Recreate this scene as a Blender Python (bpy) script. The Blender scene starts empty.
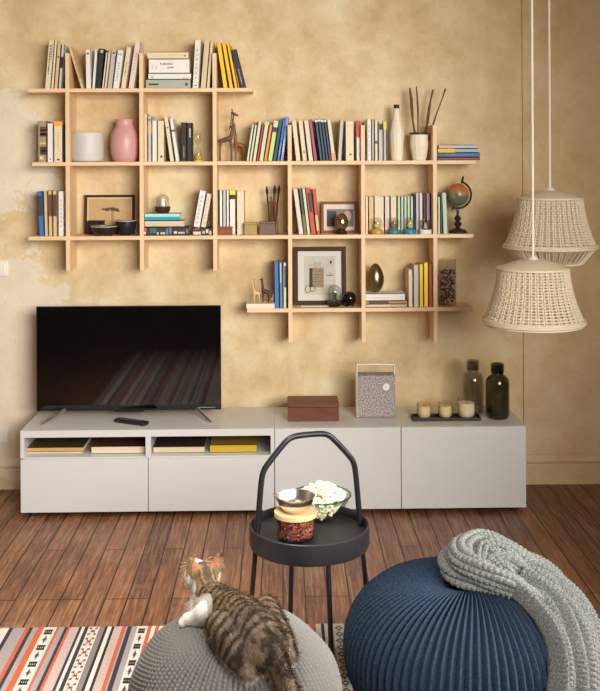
import bpy, bmesh, math, random
from mathutils import Vector, Matrix, noise
random.seed(11)
R = math.radians
PI = math.pi
SC = bpy.context.scene
COL = SC.collection

# ------------------------------------------------------------------ camera model
FPX = 1018.0
CAM = Vector((0.0, -5.28, 1.686))
YAW, ROLL, HOR = R(1.07), 0.0045, 160.0
r0 = Vector((math.cos(YAW), -math.sin(YAW), 0))
fw = Vector((math.sin(YAW), math.cos(YAW), 0))
zz = Vector((0, 0, 1))
rt = math.cos(ROLL) * r0 - math.sin(ROLL) * zz
up = math.sin(ROLL) * r0 + math.cos(ROLL) * zz


def ray(px, py):
    return fw + rt * ((px - 300) / FPX) + up * ((HOR - py) / FPX)


def P(px, py, Y):                       # point at depth plane Y seen at that pixel
    d = ray(px, py)
    return CAM + d * ((Y - CAM.y) / d.y)


def G(px, py, z):                       # point on the horizontal plane z
    d = ray(px, py)
    return CAM + d * ((z - CAM.z) / d.z)


def X(px, py, Y):
    return P(px, py, Y).x


def S(Y):                               # pixels per metre at depth Y
    return FPX / (Y - CAM.y)


cd = bpy.data.cameras.new('camera')
cd.sensor_fit = 'HORIZONTAL'
cd.sensor_width = 36
cd.lens = FPX * 36 / 600
cd.shift_y = -(345.5 - HOR) / 600
cam = bpy.data.objects.new('camera', cd)
COL.objects.link(cam)
m = Matrix.Identity(4)
for i, ax in enumerate((rt, up, -fw)):
    for k in range(3):
        m[k][i] = ax[k]
m.translation = CAM
cam.matrix_world = m
SC.camera = cam

# ------------------------------------------------------------------ materials
_mc = {}


def lin(c):
    out = []
    for v in c[:3]:
        v = v / 255.0
        out.append(v / 12.92 if v <= 0.04045 else ((v + 0.055) / 1.055) ** 2.4)
    return (out[0], out[1], out[2], 1.0)


def M(rgb, rough=0.6, metal=0.0, spec=0.5, var=0.08, scale=60.0, bump=0.0, bscale=200.0, name=None):
    key = (tuple(rgb), rough, metal, spec, var, scale, bump, bscale)
    if key in _mc:
        return _mc[key]
    mt = bpy.data.materials.new(name or 'surface')
    mt.use_nodes = True
    nt = mt.node_tree
    b = nt.nodes['Principled BSDF']
    b.inputs['Roughness'].default_value = rough
    b.inputs['Metallic'].default_value = metal
    b.inputs['Specular IOR Level'].default_value = spec
    base = lin(rgb)
    tc = nt.nodes.new('ShaderNodeTexCoord')
    if var > 0:
        n = nt.nodes.new('ShaderNodeTexNoise')
        n.inputs['Scale'].default_value = scale
        n.inputs['Detail'].default_value = 3
        nt.links.new(tc.outputs['Object'], n.inputs['Vector'])
        mx = nt.nodes.new('ShaderNodeMix')
        mx.data_type = 'RGBA'
        mx.inputs[6].default_value = tuple(c * (1 - var) for c in base[:3]) + (1,)
        mx.inputs[7].default_value = tuple(min(1, c * (1 + var)) for c in base[:3]) + (1,)
        nt.links.new(n.outputs['Fac'], mx.inputs[0])
        nt.links.new(mx.outputs[2], b.inputs['Base Color'])
    else:
        b.inputs['Base Color'].default_value = base
    if bump > 0:
        n2 = nt.nodes.new('ShaderNodeTexNoise')
        n2.inputs['Scale'].default_value = bscale
        n2.inputs['Detail'].default_value = 2
        nt.links.new(tc.outputs['Object'], n2.inputs['Vector'])
        bp = nt.nodes.new('ShaderNodeBump')
        bp.inputs['Strength'].default_value = bump
        bp.inputs['Distance'].default_value = 0.004
        nt.links.new(n2.outputs['Fac'], bp.inputs['Height'])
        nt.links.new(bp.outputs['Normal'], b.inputs['Normal'])
    _mc[key] = mt
    return mt


def glass(rgb, rough=0.0, ior=1.45, name='glass'):
    """thin clear glass: tinted see-through body with Fresnel reflections"""
    key = ('g', tuple(rgb), rough, ior)
    if key in _mc:
        return _mc[key]
    mt = bpy.data.materials.new(name)
    mt.use_nodes = True
    nt = mt.node_tree
    nt.nodes.remove(nt.nodes['Principled BSDF'])
    out = nt.nodes['Material Output']
    tr = nt.nodes.new('ShaderNodeBsdfTransparent')
    tr.inputs['Color'].default_value = lin(rgb)
    gl = nt.nodes.new('ShaderNodeBsdfGlossy')
    gl.inputs['Roughness'].default_value = max(0.03, rough)
    lw = nt.nodes.new('ShaderNodeLayerWeight')
    lw.inputs['Blend'].default_value = 0.5
    pw = nt.nodes.new('ShaderNodeMath')
    pw.operation = 'POWER'
    pw.inputs[1].default_value = 3.5
    nt.links.new(lw.outputs['Facing'], pw.inputs[0])
    ml = nt.nodes.new('ShaderNodeMath')
    ml.operation = 'MULTIPLY_ADD'
    ml.inputs[1].default_value = 0.8
    ml.inputs[2].default_value = 0.045
    nt.links.new(pw.outputs[0], ml.inputs[0])
    mx = nt.nodes.new('ShaderNodeMixShader')
    nt.links.new(ml.outputs[0], mx.inputs[0])
    nt.links.new(tr.outputs[0], mx.inputs[1])
    nt.links.new(gl.outputs[0], mx.inputs[2])
    nt.links.new(mx.outputs[0], out.inputs['Surface'])
    _mc[key] = mt
    return mt


def nodes_of(name):
    mt = bpy.data.materials.new(name)
    mt.use_nodes = True
    nt = mt.node_tree
    return mt, nt, nt.nodes['Principled BSDF']


def N(nt, kind, **kw):
    n = nt.nodes.new(kind)
    for k, v in kw.items():
        setattr(n, k, v)
    return n


def math_node(nt, op, a, b=None, clamp=False):
    n = nt.nodes.new('ShaderNodeMath')
    n.operation = op
    n.use_clamp = clamp
    for i, v in enumerate((a, b)):
        if v is None:
            continue
        if isinstance(v, (int, float)):
            n.inputs[i].default_value = v
        else:
            nt.links.new(v, n.inputs[i])
    return n.outputs[0]


def mix_rgb(nt, fac, a, b, blend='MIX'):
    n = nt.nodes.new('ShaderNodeMix')
    n.data_type = 'RGBA'
    n.blend_type = blend
    if isinstance(fac, (int, float)):
        n.inputs[0].default_value = fac
    else:
        nt.links.new(fac, n.inputs[0])
    for i, v in ((6, a), (7, b)):
        if isinstance(v, tuple):
            n.inputs[i].default_value = v
        else:
            nt.links.new(v, n.inputs[i])
    return n.outputs[2]


def ramp(nt, fac, stops, interp='LINEAR'):
    n = nt.nodes.new('ShaderNodeValToRGB')
    cr = n.color_ramp
    cr.interpolation = interp
    while len(cr.elements) < len(stops):
        cr.elements.new(0.5)
    for e, (p, c) in zip(cr.elements, stops):
        e.position = p
        e.color = c
    nt.links.new(fac, n.inputs[0])
    return n.outputs[0]


def noise_node(nt, vec, scale, detail=4, rough=0.5):
    n = nt.nodes.new('ShaderNodeTexNoise')
    n.inputs['Scale'].default_value = scale
    n.inputs['Detail'].default_value = detail
    n.inputs['Roughness'].default_value = rough
    nt.links.new(vec, n.inputs['Vector'])
    return n.outputs['Fac']


def bump_to(nt, b, height, strength=0.3, dist=0.005):
    bp = nt.nodes.new('ShaderNodeBump')
    bp.inputs['Strength'].default_value = strength
    bp.inputs['Distance'].default_value = dist
    nt.links.new(height, bp.inputs['Height'])
    nt.links.new(bp.outputs['Normal'], b.inputs['Normal'])


# ------------------------------------------------------------------ mesh builder
class MB:
    def __init__(self):
        self.v, self.f, self.mi, self.sm = [], [], [], []

    def add(self, verts, faces, mat=0, smooth=False, M4=None):
        o = len(self.v)
        for p in verts:
            p = Vector(p)
            self.v.append(M4 @ p if M4 is not None else p)
        for f in faces:
            self.f.append(tuple(o + i for i in f))
            self.mi.append(mat)
            self.sm.append(smooth)
        return self

    def box(self, x0, x1, y0, y1, z0, z1, mat=0, M4=None):
        v = [(x0, y0, z0), (x1, y0, z0), (x1, y1, z0), (x0, y1, z0), (x0, y0, z1), (x1, y0, z1), (x1, y1, z1), (x0, y1, z1)]
        f = [(0, 3, 2, 1), (4, 5, 6, 7), (0, 1, 5, 4), (1, 2, 6, 5), (2, 3, 7, 6), (3, 0, 4, 7)]
        return self.add(v, f, mat, False, M4)

    def lathe(self, prof, n=32, mat=0, smooth=True, c=(0, 0, 0), M4=None, sx=1, sy=1):
        v, f = [], []
        for r, z in prof:
            for k in range(n):
                a = 2 * PI * k / n
                v.append((c[0] + r * math.cos(a) * sx, c[1] + r * math.sin(a) * sy, c[2] + z))
        for i in range(len(prof) - 1):
            for k in range(n):
                a, b = i * n + k, i * n + (k + 1) % n
                f.append((a, b, b + n, a + n))
        if prof[0][0] > 1e-6:
            f.append(tuple(reversed(range(n))))
        if prof[-1][0] > 1e-6:
            f.append(tuple(range((len(prof) - 1) * n, len(prof) * n)))
        return self.add(v, f, mat, smooth, M4)

    def lathe_closed(self, prof, n=32, mat=0, c=(0, 0, 0), M4=None):
        # a ring-shaped solid: prof is a closed loop
        v, f = [], []
        q = len(prof)
        for r, z in prof:
            for k in range(n):
                a = 2 * PI * k / n
                v.append((c[0] + r * math.cos(a), c[1] + r * math.sin(a), c[2] + z))
        for i in range(q):
            for k in range(n):
                a, b = i * n + k, i * n + (k + 1) % n
                j = ((i + 1) % q) * n
                f.append((a, b, j + (k + 1) % n, j + k))
        return self.add(v, f, mat, True, M4)

    def tube(self, pts, r, n=8, mat=0, closed=False, caps=True):
        pts = [Vector(p) for p in pts]
        L = len(pts)
        rr = r if isinstance(r, (list, tuple)) else [r] * L
        v, f = [], []
        ref = None
        for i, p in enumerate(pts):
            if closed:
                t = pts[(i + 1) % L] - pts[i - 1]
            else:
                t = pts[min(i + 1, L - 1)] - pts[max(i - 1, 0)]
            t.normalize()
            if ref is None:
                ref = Vector((0, 0, 1)) if abs(t.z) < 0.9 else Vector((1, 0, 0))
            a = (ref - t * ref.dot(t))
            if a.length < 1e-6:
                a = t.orthogonal()
            a.normalize()
            b = t.cross(a)
            ref = a
            for k in range(n):
                w = 2 * PI * k / n
                v.append(p + (a * math.cos(w) + b * math.sin(w)) * rr[i])
        m_ = L if closed else L - 1
        for i in range(m_):
            for k in range(n):
                j = (i + 1) % L
                f.append((i * n + k, i * n + (k + 1) % n, j * n + (k + 1) % n, j * n + k))
        if caps and not closed:
            f.append(tuple(reversed(range(n))))
            f.append(tuple(range((L - 1) * n, L * n)))
        return self.add(v, f, mat, True)

    def ball(self, c, r, n=14, m_=9, mat=0, M4=None):
        if isinstance(r, (int, float)):
            r = (r, r, r)
        v, f = [(c[0], c[1], c[2] - r[2])], []
        for i in range(1, m_):
            a = -PI / 2 + PI * i / m_
            for k in range(n):
                w = 2 * PI * k / n
                v.append((c[0] + r[0] * math.cos(a) * math.cos(w), c[1] + r[1] * math.cos(a) * math.sin(w), c[2] + r[2] * math.sin(a)))
        v.append((c[0], c[1], c[2] + r[2]))
        for k in range(n):
            f.append((0, 1 + (k + 1) % n, 1 + k))
        for i in range(m_ - 2):
            for k in range(n):
                a, b = 1 + i * n + k, 1 + i * n + (k + 1) % n
                f.append((a, b, b + n, a + n))
        top = len(v) - 1
        o = 1 + (m_ - 2) * n
        for k in range(n):
            f.append((o + k, o + (k + 1) % n, top))
        return self.add(v, f, mat, True, M4)

    def mesh(self, name, mats):
        me = bpy.data.meshes.new(name)
        me.from_pydata([tuple(p) for p in self.v], [], self.f)
        for mm in (mats if isinstance(mats, (list, tuple)) else [mats]):
            me.materials.append(mm)
        me.polygons.foreach_set('material_index', self.mi)
        me.polygons.foreach_set('use_smooth', self.sm)
        me.update()
        if any(self.sm):
            me.set_sharp_from_angle(angle=R(42))
        return me

    def build(self, name, mats, parent=None, loc=(0, 0, 0), rot=(0, 0, 0), bevel=0, seg=2, label=None):
        o = bpy.data.objects.new(name, self.mesh(name, mats))
        COL.objects.link(o)
        o.location = loc
        o.rotation_euler = rot
        if parent:
            o.parent = parent
        if bevel:
            md = o.modifiers.new('bevel', 'BEVEL')
            md.width = bevel
            md.segments = seg
            md.limit_method = 'ANGLE'
            md.angle_limit = R(40)
        if label:
            o['label'] = label
        return o


def tag(o, label, cat, group=None):
    o['label'] = label
    o['category'] = cat
    if group:
        o['group'] = group
    return o


def thing(name, label, cat, loc=(0, 0, 0), rot=(0, 0, 0), group=None):
    o = bpy.data.objects.new(name, None)
    o.empty_display_size = 0.05
    COL.objects.link(o)
    o.location = loc
    o.rotation_euler = rot
    return tag(o, label, cat, group)


def structure(o):
    o['kind'] = 'structure'
    return o


def dup(root, loc, rotz=0.0, label=None, group=None):
    c = root.copy()
    COL.objects.link(c)
    c.location = loc
    c.rotation_euler = (0, 0, rotz)
    if label:
        c['label'] = label
    if group:
        c['group'] = group
    for ch in list(root.children):
        d = ch.copy()
        COL.objects.link(d)
        d.parent = c
        for g in ch.children:
            e = g.copy()
            COL.objects.link(e)
            e.parent = d
    return c


def remeshed(mb, voxel, smooth=6, name='body'):
    """one continuous surface out of overlapping blobs"""
    o = bpy.data.objects.new('tmp', mb.mesh('tmp', []))
    COL.objects.link(o)
    md = o.modifiers.new('r', 'REMESH')
    md.mode = 'VOXEL'
    md.voxel_size = voxel
    md.use_smooth_shade = True
    if smooth:
        s = o.modifiers.new('s', 'SMOOTH')
        s.iterations = smooth
        s.factor = 0.5
    dg = bpy.context.evaluated_depsgraph_get()
    dg.update()
    me = bpy.data.meshes.new_from_object(o.evaluated_get(dg))
    me.name = name
    bpy.data.objects.remove(o)
    return me


def chain(mb, pts, step=0.006):
    """sweep of balls along (point, radius) nodes"""
    for (a, ra), (b, rb) in zip(pts[:-1], pts[1:]):
        a, b = Vector(a), Vector(b)
        n = max(1, int((b - a).length / step))
        for i in range(n + 1):
            t = i / n
            mb.ball(a.lerp(b, t), ra + (rb - ra) * t, 12, 8)


# ------------------------------------------------------------------ setting
def wall_material():
    mt, nt, b = nodes_of('old_plaster')
    tc = N(nt, 'ShaderNodeTexCoord')
    pos = tc.outputs['Object']
    n1 = noise_node(nt, pos, 1.3, 6, 0.6)
    n2 = noise_node(nt, pos, 5.0, 8, 0.65)
    n3 = noise_node(nt, pos, 22.0, 6, 0.6)
    c = ramp(nt, n1, [(0.36, lin((196, 164, 116))), (0.5, lin((220, 194, 148))), (0.62, lin((231, 212, 174)))])
    c2 = ramp(nt, n2, [(0.36, lin((190, 156, 108))), (0.52, lin((220, 194, 150))), (0.66, lin((238, 222, 188)))])
    col = mix_rgb(nt, 0.5, c, c2)
    # patches where an older pale coat shows
    sep = N(nt, 'ShaderNodeSeparateXYZ')
    nt.links.new(pos, sep.inputs[0])
    wob = math_node(nt, 'MULTIPLY', math_node(nt, 'SUBTRACT', n2, 0.5), 2.2)
    wob = math_node(nt, 'ADD', wob, math_node(nt, 'MULTIPLY', math_node(nt, 'SUBTRACT', n3, 0.5), 0.7))
    tot = None
    for px, py, rx, ry in ((8, 150, 42, 58), (12, 335, 58, 75), (42, 190, 20, 20), (10, 420, 48, 60)):
        p = P(px, py, 0)
        dx = math_node(nt, 'DIVIDE', math_node(nt, 'SUBTRACT', sep.outputs[0], p.x), rx / 193)
        dz = math_node(nt, 'DIVIDE', math_node(nt, 'SUBTRACT', sep.outputs[2], p.z), ry / 193)
        d = math_node(nt, 'SQRT', math_node(nt, 'ADD', math_node(nt, 'MULTIPLY', dx, dx), math_node(nt, 'MULTIPLY', dz, dz)))
        d = math_node(nt, 'ADD', d, wob)
        k = math_node(nt, 'MULTIPLY', math_node(nt, 'SUBTRACT', 1.06, d), 12.0, True)
        tot = k if tot is None else math_node(nt, 'MAXIMUM', tot, k)
    pale = mix_rgb(nt, n2, lin((214, 198, 168)), lin((242, 232, 212)))
    col = mix_rgb(nt, math_node(nt, 'MULTIPLY', tot, 0.85), col, pale)
    # light fall-off towards the right, painted in as a darker, browner plaster colour
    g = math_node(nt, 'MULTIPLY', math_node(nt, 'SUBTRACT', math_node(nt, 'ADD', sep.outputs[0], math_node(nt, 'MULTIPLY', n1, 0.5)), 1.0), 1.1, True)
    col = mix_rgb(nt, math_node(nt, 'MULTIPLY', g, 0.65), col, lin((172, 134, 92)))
    # fine hairline staining
    col = mix_rgb(nt, math_node(nt, 'MULTIPLY', ramp(nt, n3, [(0.30, (1, 1, 1, 1)), (0.42, (0, 0, 0, 1))]), 0.18), col, lin((150, 112, 70)))
    nt.links.new(col, b.inputs['Base Color'])
    b.inputs['Roughness'].default_value = 0.9
    bump_to(nt, b, math_node(nt, 'ADD', n2, math_node(nt, 'MULTIPLY', n3, 0.4)), 0.35, 0.006)
    return mt


def floor_material():
    mt, nt, b = nodes_of('dark_planks')
    tc = N(nt, 'ShaderNodeTexCoord')
    mp = N(nt, 'ShaderNodeMapping')
    mp.inputs['Rotation'].default_value = (0, 0, R(90))
    nt.links.new(tc.outputs['Object'], mp.inputs['Vector'])
    br = N(nt, 'ShaderNodeTexBrick')
    br.offset = 0.37
    br.offset_frequency = 3
    br.inputs['Scale'].default_value = 1.0
    br.inputs['Brick Width'].default_value = 1.35
    br.inputs['Row Height'].default_value = 0.0856
    br.inputs['Mortar Size'].default_value = 0.003
    br.inputs['Mortar Smooth'].default_value = 0.2
    br.inputs['Bias'].default_value = 0
    br.inputs['Color1'].default_value = (0, 0, 0, 1)
    br.inputs['Color2'].default_value = (1, 1, 1, 1)
    br.inputs['Mortar'].default_value = (0.5, 0.5, 0.5, 1)
    nt.links.new(mp.outputs[0], br.inputs['Vector'])
    tone = ramp(nt, br.outputs['Color'], [(0.0, lin((80, 50, 34))), (0.35, lin((108, 69, 46))), (0.7, lin((126, 82, 54))), (1.0, lin((146, 97, 64)))])
    st = N(nt, 'ShaderNodeMapping')
    st.inputs['Scale'].default_value = (28, 1.3, 1)
    nt.links.new(tc.outputs['Object'], st.inputs['Vector'])
    grain = noise_node(nt, st.outputs[0], 3.0, 8, 0.65)
    blot = noise_node(nt, tc.outputs['Object'], 3.5, 6, 0.6)
    st2 = N(nt, 'ShaderNodeMapping')
    st2.inputs['Scale'].default_value = (60, 5, 1)
    nt.links.new(tc.outputs['Object'], st2.inputs['Vector'])
    fine = noise_node(nt, st2.outputs[0], 3.0, 6, 0.7)
    col = mix_rgb(nt, 0.5, tone, ramp(nt, grain, [(0.36, lin((58, 33, 21))), (0.5, lin((122, 78, 50))), (0.64, lin((186, 134, 92)))]))
    col = mix_rgb(nt, math_node(nt, 'MULTIPLY', ramp(nt, fine, [(0.55, (0, 0, 0, 1)), (0.68, (1, 1, 1, 1))]), 0.35), col, lin((190, 146, 112)))
    col = mix_rgb(nt, math_node(nt, 'MULTIPLY', ramp(nt, blot, [(0.52, (0, 0, 0, 1)), (0.66, (1, 1, 1, 1))]), 0.30), col, lin((176, 138, 110)))
    col = mix_rgb(nt, math_node(nt, 'MULTIPLY', ramp(nt, blot, [(0.34, (1, 1, 1, 1)), (0.46, (0, 0, 0, 1))]), 0.35), col, lin((70, 40, 26)))
    col = mix_rgb(nt, br.outputs['Fac'], col, lin((34, 20, 13)))
    nt.links.new(col, b.inputs['Base Color'])
    rg = N(nt, 'ShaderNodeMapRange')
    rg.inputs['To Min'].default_value = 0.28
    rg.inputs['To Max'].default_value = 0.6
    nt.links.new(blot, rg.inputs['Value'])
    nt.links.new(rg.outputs[0], b.inputs['Roughness'])
    h = math_node(nt, 'SUBTRACT', math_node(nt, 'MULTIPLY', grain, 0.25), br.outputs['Fac'])
    bump_to(nt, b, h, 0.45, 0.004)
    return mt


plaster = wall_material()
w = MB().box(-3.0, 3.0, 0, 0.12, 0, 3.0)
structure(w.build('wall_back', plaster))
ppx = X(523, 200, -0.012)
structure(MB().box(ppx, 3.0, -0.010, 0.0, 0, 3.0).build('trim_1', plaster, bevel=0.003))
side = M((200, 192, 180), 0.9)
structure(MB().box(-3.12, -3.0, -7.6, 0.12, 0, 3.0).build('wall_left', side))
structure(MB().box(-3.12, 3.12, -7.6, 0.12, 3.0, 3.1).build('ceiling', M((226, 218, 204), 0.9)))
# right wall with a tall window opening towards the front of the room
rw = MB()
rw.box(3.0, 3.12, -1.9, 0.12, 0, 3.0)
rw.box(3.0, 3.12, -7.6, -5.2, 0, 3.0)
rw.box(3.0, 3.12, -5.2, -1.9, 0, 0.5)
rw.box(3.0, 3.12, -5.2, -1.9, 2.7, 3.0)
structure(rw.build('wall_right', side))
structure(MB().box(-3.12, 3.12, -7.6, 0.12, -0.08, 0.0).build('floor', floor_material()))

# skirting board: moulded profile run along the wall
skm = M((222, 202, 168), 0.6, var=0.05, scale=8)
prof = [(0, 0), (-0.022, 0), (-0.022, 0.098), (-0.017, 0.102), (-0.017, 0.107), (-0.024, 0.112), (-0.026, 0.122), (-0.018, 0.14), (-0.008, 0.15), (0, 0.152)]


def skirting(name, x0, x1, off):
    b_ = MB()
    k = len(prof)
    v = [(x0, y + off, z) for y, z in prof] + [(x1, y + off, z) for y, z in prof]
    f = [(i, (i + 1) % k, k + (i + 1) % k, k + i) for i in range(k)] + [tuple(reversed(range(k))), tuple(range(k, 2 * k))]
    b_.add(v, f)
    return structure(b_.build(name, plaster))  # wall colour reused, so its painted right-hand dimming carries on here


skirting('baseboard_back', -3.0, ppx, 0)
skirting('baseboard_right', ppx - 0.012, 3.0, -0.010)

# ------------------------------------------------------------------ wall switches
white_plastic = M((236, 230, 218), 0.35, var=0.02)
for nm, lab, py, ct in (('light_switch', 'white light switch on the plaster, level with the television top', 268.5, 'switch'),
                        ('wall_socket', 'white wall socket just left of the low white cabinet', 434.5, 'socket')):
    p = P(0.5, py, -0.001)
    t = thing(nm, lab, ct, (p.x, -0.001, p.z))
    MB().box(-0.04, 0.04, -0.009, 0, -0.04, 0.04).build('plate', white_plastic, t, bevel=0.004)
    if nm == 'light_switch':
        MB().box(-0.028, 0.028, -0.014, -0.008, -0.028, 0.028).build('rocker', white_plastic, t, bevel=0.003)
    else:
        MB().lathe_closed([(0.022, -0.002), (0.026, -0.002), (0.026, 0.005), (0.022, 0.005)], 24,
                          M4=Matrix.Translation((0, -0.008, 0)) @ Matrix.Rotation(R(90), 4, 'X')).build('socket_ring', white_plastic, t)

# ------------------------------------------------------------------ wall shelf
def birch_material(sc3=(3, 40, 40)):
    mt, nt, b = nodes_of('birch')
    tc = N(nt, 'ShaderNodeTexCoord')
    mp = N(nt, 'ShaderNodeMapping')
    mp.inputs['Scale'].default_value = sc3
    nt.links.new(tc.outputs['Object'], mp.inputs['Vector'])
    g = noise_node(nt, mp.outputs[0], 2.2, 6, 0.6)
    nt.links.new(ramp(nt, g, [(0.3, lin((226, 186, 140))), (0.6, lin((236, 202, 158))), (0.8, lin((240, 212, 172)))]), b.inputs['Base Color'])
    b.inputs['Roughness'].default_value = 0.5
    return mt


birch = birch_material()
birch_up = birch_material((40, 40, 3))
YF = -0.185
T = 0.0195
zA, zB, zC, zD = P(140, 88.2, YF).z, P(250, 161.2, YF).z, P(250, 235.3, YF).z, P(360, 308.0, YF).z
SF = S(YF)
shelf = thing('wall_shelf', 'stepped birch wall shelf with four boards carrying books and ornaments', 'shelf', (X(250, 161, 0), 0, zB))
sx, sz = shelf.location.x, shelf.location.z
for (a, b_, z, py) in ((28, 252.5, zA, 90), (32, 476, zB, 162), (28, 473.5, zC, 236), (247, 473, zD, 310)):
    MB().box(X(a, py, YF) - sx, X(b_, py, YF) - sx, YF, -0.001, z - T - sz, z - sz).build('shelf_board', birch, shelf, bevel=0.0015)
UPX = [67.6, 141.6, 214.9, 289.9, 363.2, 435.2]
UW = 0.0205
for i, u in enumerate(UPX):
    xc = X(u, 200, YF)
    ztop = P(u, 53, YF).z if i < 3 else P(u, 125, YF).z
    zbot = P(u, 271, YF).z if i < 3 else P(u, 342.5, YF).z
    MB().box(xc - UW / 2 - sx, xc + UW / 2 - sx, YF + 0.002, -0.001, zbot - sz, ztop - sz).build('upright', birch_up, shelf, bevel=0.0015)

# ------------------------------------------------------------------ books
PAGE = M((232, 220, 192), 0.85, var=0.05, scale=300)
ORD = ['leftmost', 'second from left', 'third from left', 'fourth from left', 'fifth from left', 'sixth from left', 'seventh from left',
       'eighth from left', 'ninth from left', 'tenth from left', 'eleventh from left', 'twelfth from left', 'thirteenth from left',
       'fourteenth from left', 'fifteenth from left', 'sixteenth from left', 'seventeenth from left']
C_ = dict(cream=(226, 208, 172), tan=(216, 184, 134), white=(230, 224, 213), black=(34, 31, 32), grey=(186, 180, 172), beige=(214, 190, 150),
          yellow=(244, 196, 22), pinkish=(226, 204, 192), teal=(18, 84, 104), blue=(54, 112, 176), lilac=(132, 150, 206), orange=(222, 146, 62),
          red=(196, 76, 46), pale_green=(206, 212, 178), mint=(186, 206, 180), green=(70, 92, 58), slate=(52, 76, 94), mauve=(164, 82, 106),
          ltgreen=(204, 214, 124), brown=(96, 66, 46), crimson=(206, 58, 66), olive=(120, 110, 56), greygreen=(168, 172, 156), ink=(60, 56, 54),
          steel=(96, 124, 158), dkteal=(20, 44, 56), ltgrey=(194, 190, 184))


def upright_book(x0, x1, h, lean, cov, bands, z, yf, d, base_py):
    """spine-out book; lean is the pixel shift of the top to the right"""
    Yf = yf
    s = S(Yf)
    xa, xb = X(x0, base_py, Yf), X(x1, base_py, Yf)
    hm, lm = h / s, lean / s
    th = math.atan2(lm, hm)
    Hh = math.hypot(hm, lm)
    wd = (xb - xa) * math.cos(th) * 0.985
    if lean > 0:
        ox, a, b = xb, -wd, 0.0
    elif lean < 0:
        ox, a, b = xa, 0.0, wd
    else:
        ox, a, b = (xa + xb) / 2, -wd / 2, wd / 2
    mb = MB()
    c = min(0.0018, wd * 0.2)
    mb.box(a, a + c, 0, d, 0, Hh, 0)
    mb.box(b - c, b, 0, d, 0, Hh, 0)
    mb.box(a, b, 0, c, 0, Hh, 0)
    mb.box(a + c, b - c, c, d - 0.003, 0.003, Hh - 0.004, 1)
    mats = [M(cov, 0.55, var=0.05, scale=90), PAGE]
    for (z0, z1, col, f0, f1) in bands:
        mats.append(M(col, 0.55, var=0.05))
        mb.box(a + (b - a) * f0, a + (b - a) * f1, -0.0005, 0.0004, Hh * z0, Hh * z1, len(mats) - 1)
    o = mb.build('book', mats)
    o.location = (ox, Yf, z)
    o.rotation_euler = (0, th, 0)
    return o


def band(z0, z1, col):
    return (z0, z1, C_[col] if isinstance(col, str) else col, 0, 1)


def letters(z0, z1, col='ink', f0=0.35, f1=0.6, n=7, seed=1):
    rr = random.Random(seed)
    out = []
    z = z0
    step = (z1 - z0) / n
    for i in range(n):
        out.append((z, z + step * (0.45 + 0.4 * rr.random()), C_[col], f0, f1))
        z += step
    return out


def dot(z, col='black', f0=0.3, f1=0.7, dz=0.022):
    return (z - dz, z + dz, C_[col], f0, f1)


ROWS = []
# (where, group, z, base_py, [(x0, x1, top_py, lean, colour, description, bands)...])
ROWS.append(('at the top shelf\'s left end', 'books on the top shelf', zA, 88, [
    (44.6, 50.4, 40, 4.2, 'cream', 'thick cream book with black lettering', letters(0.3, 0.92, n=11, f0=0.3, f1=0.5) + letters(0.6, 0.95, f0=0.6, f1=0.75, seed=3)),
    (50.9, 53.6, 39, 4.0, 'cream', 'thin plain cream book', []),
    (54.0, 57.6, 44, 3.6, 'tan', 'tan book with a black dot', [dot(0.72)]),
    (58.2, 61.2, 44, 3.6, 'ltgrey', 'pale grey book with black middle band', [band(0.47, 0.72, 'black')])]))
ROWS.append(('of books left of the top shelf\'s lying stack', 'books on the top shelf', zA, 88, [
    (81.2, 84.6, 47, -12.6, 'tan', 'slanting tan book', letters(0.1, 0.8, 'brown', 0.5, 0.62, 5)),
    (86.0, 91.4, 49, -0.6, 'white', 'white black dotted book', [dot(0.9)]),
    (91.9, 95.0, 49, 2.8, 'white', 'thin white book', []),
    (95.5, 101.0, 48.3, 3.6, 'black', 'black book', [(0.9, 0.97, C_['grey'], 0.3, 0.8)]),
    (101.6, 103.6, 52, 4.4, 'cream', 'narrow cream book', []),
    (104.0, 106.6, 52, 4.4, 'cream', 'slim cream book', letters(0.1, 0.6, 'tan')),
    (107.0, 112.0, 50, 4.6, 'grey', 'grey dark dotted book', [dot(0.93)]),
    (112.6, 119.2, 50, 5.0, 'white', 'thick white book', letters(0.2, 0.7, 'grey') + [(0.87, 0.93, C_['grey'], 0.2, 0.8)]),
    (120.4, 125.8, 47, 6.0, 'cream', 'brown lettered cream book', letters(0.3, 0.65, 'brown', 0.4, 0.55)),
    (128.0, 134.0, 42, 7.0, 'pinkish', 'tall pinkish white book', letters(0.3, 0.8, 'grey'))]))
ROWS.append(('between the lying stack and the yellow books', 'books on the top shelf', zA, 88, [
    (192.2, 198.6, 40, 2.8, 'white', 'tall white book with grey lettering', [dot(0.06, 'ink', 0.35, 0.65, 0.012)] + letters(0.2, 0.85, 'grey')),
    (200.2, 206.0, 40, 4.2, 'beige', 'tall beige book', []),
    (206.4, 209.6, 42, 4.0, 'cream', 'narrow tall cream book', [])]))
ROWS.append(('at the top shelf\'s right end', 'books on the top shelf', zA, 88, [
    (223.4, 228.0, 43, -6.6, 'yellow', 'slanting bright yellow book', []),
    (229.4, 233.4, 44, -7.2, 'yellow', 'slanting bright yellow book', letters(0.1, 0.4, 'orange')),
    (234.8, 237.8, 43.2, -8.0, 'yellow', 'slanting bright yellow book', []),
    (238.2, 239.9, 46, -8.0, 'orange', 'thin orange book', []),
    (240.4, 246.2, 50, -9.2, 'black', 'slanting black book', letters(0.1, 0.5, 'grey', 0.4, 0.55))]))
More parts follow.
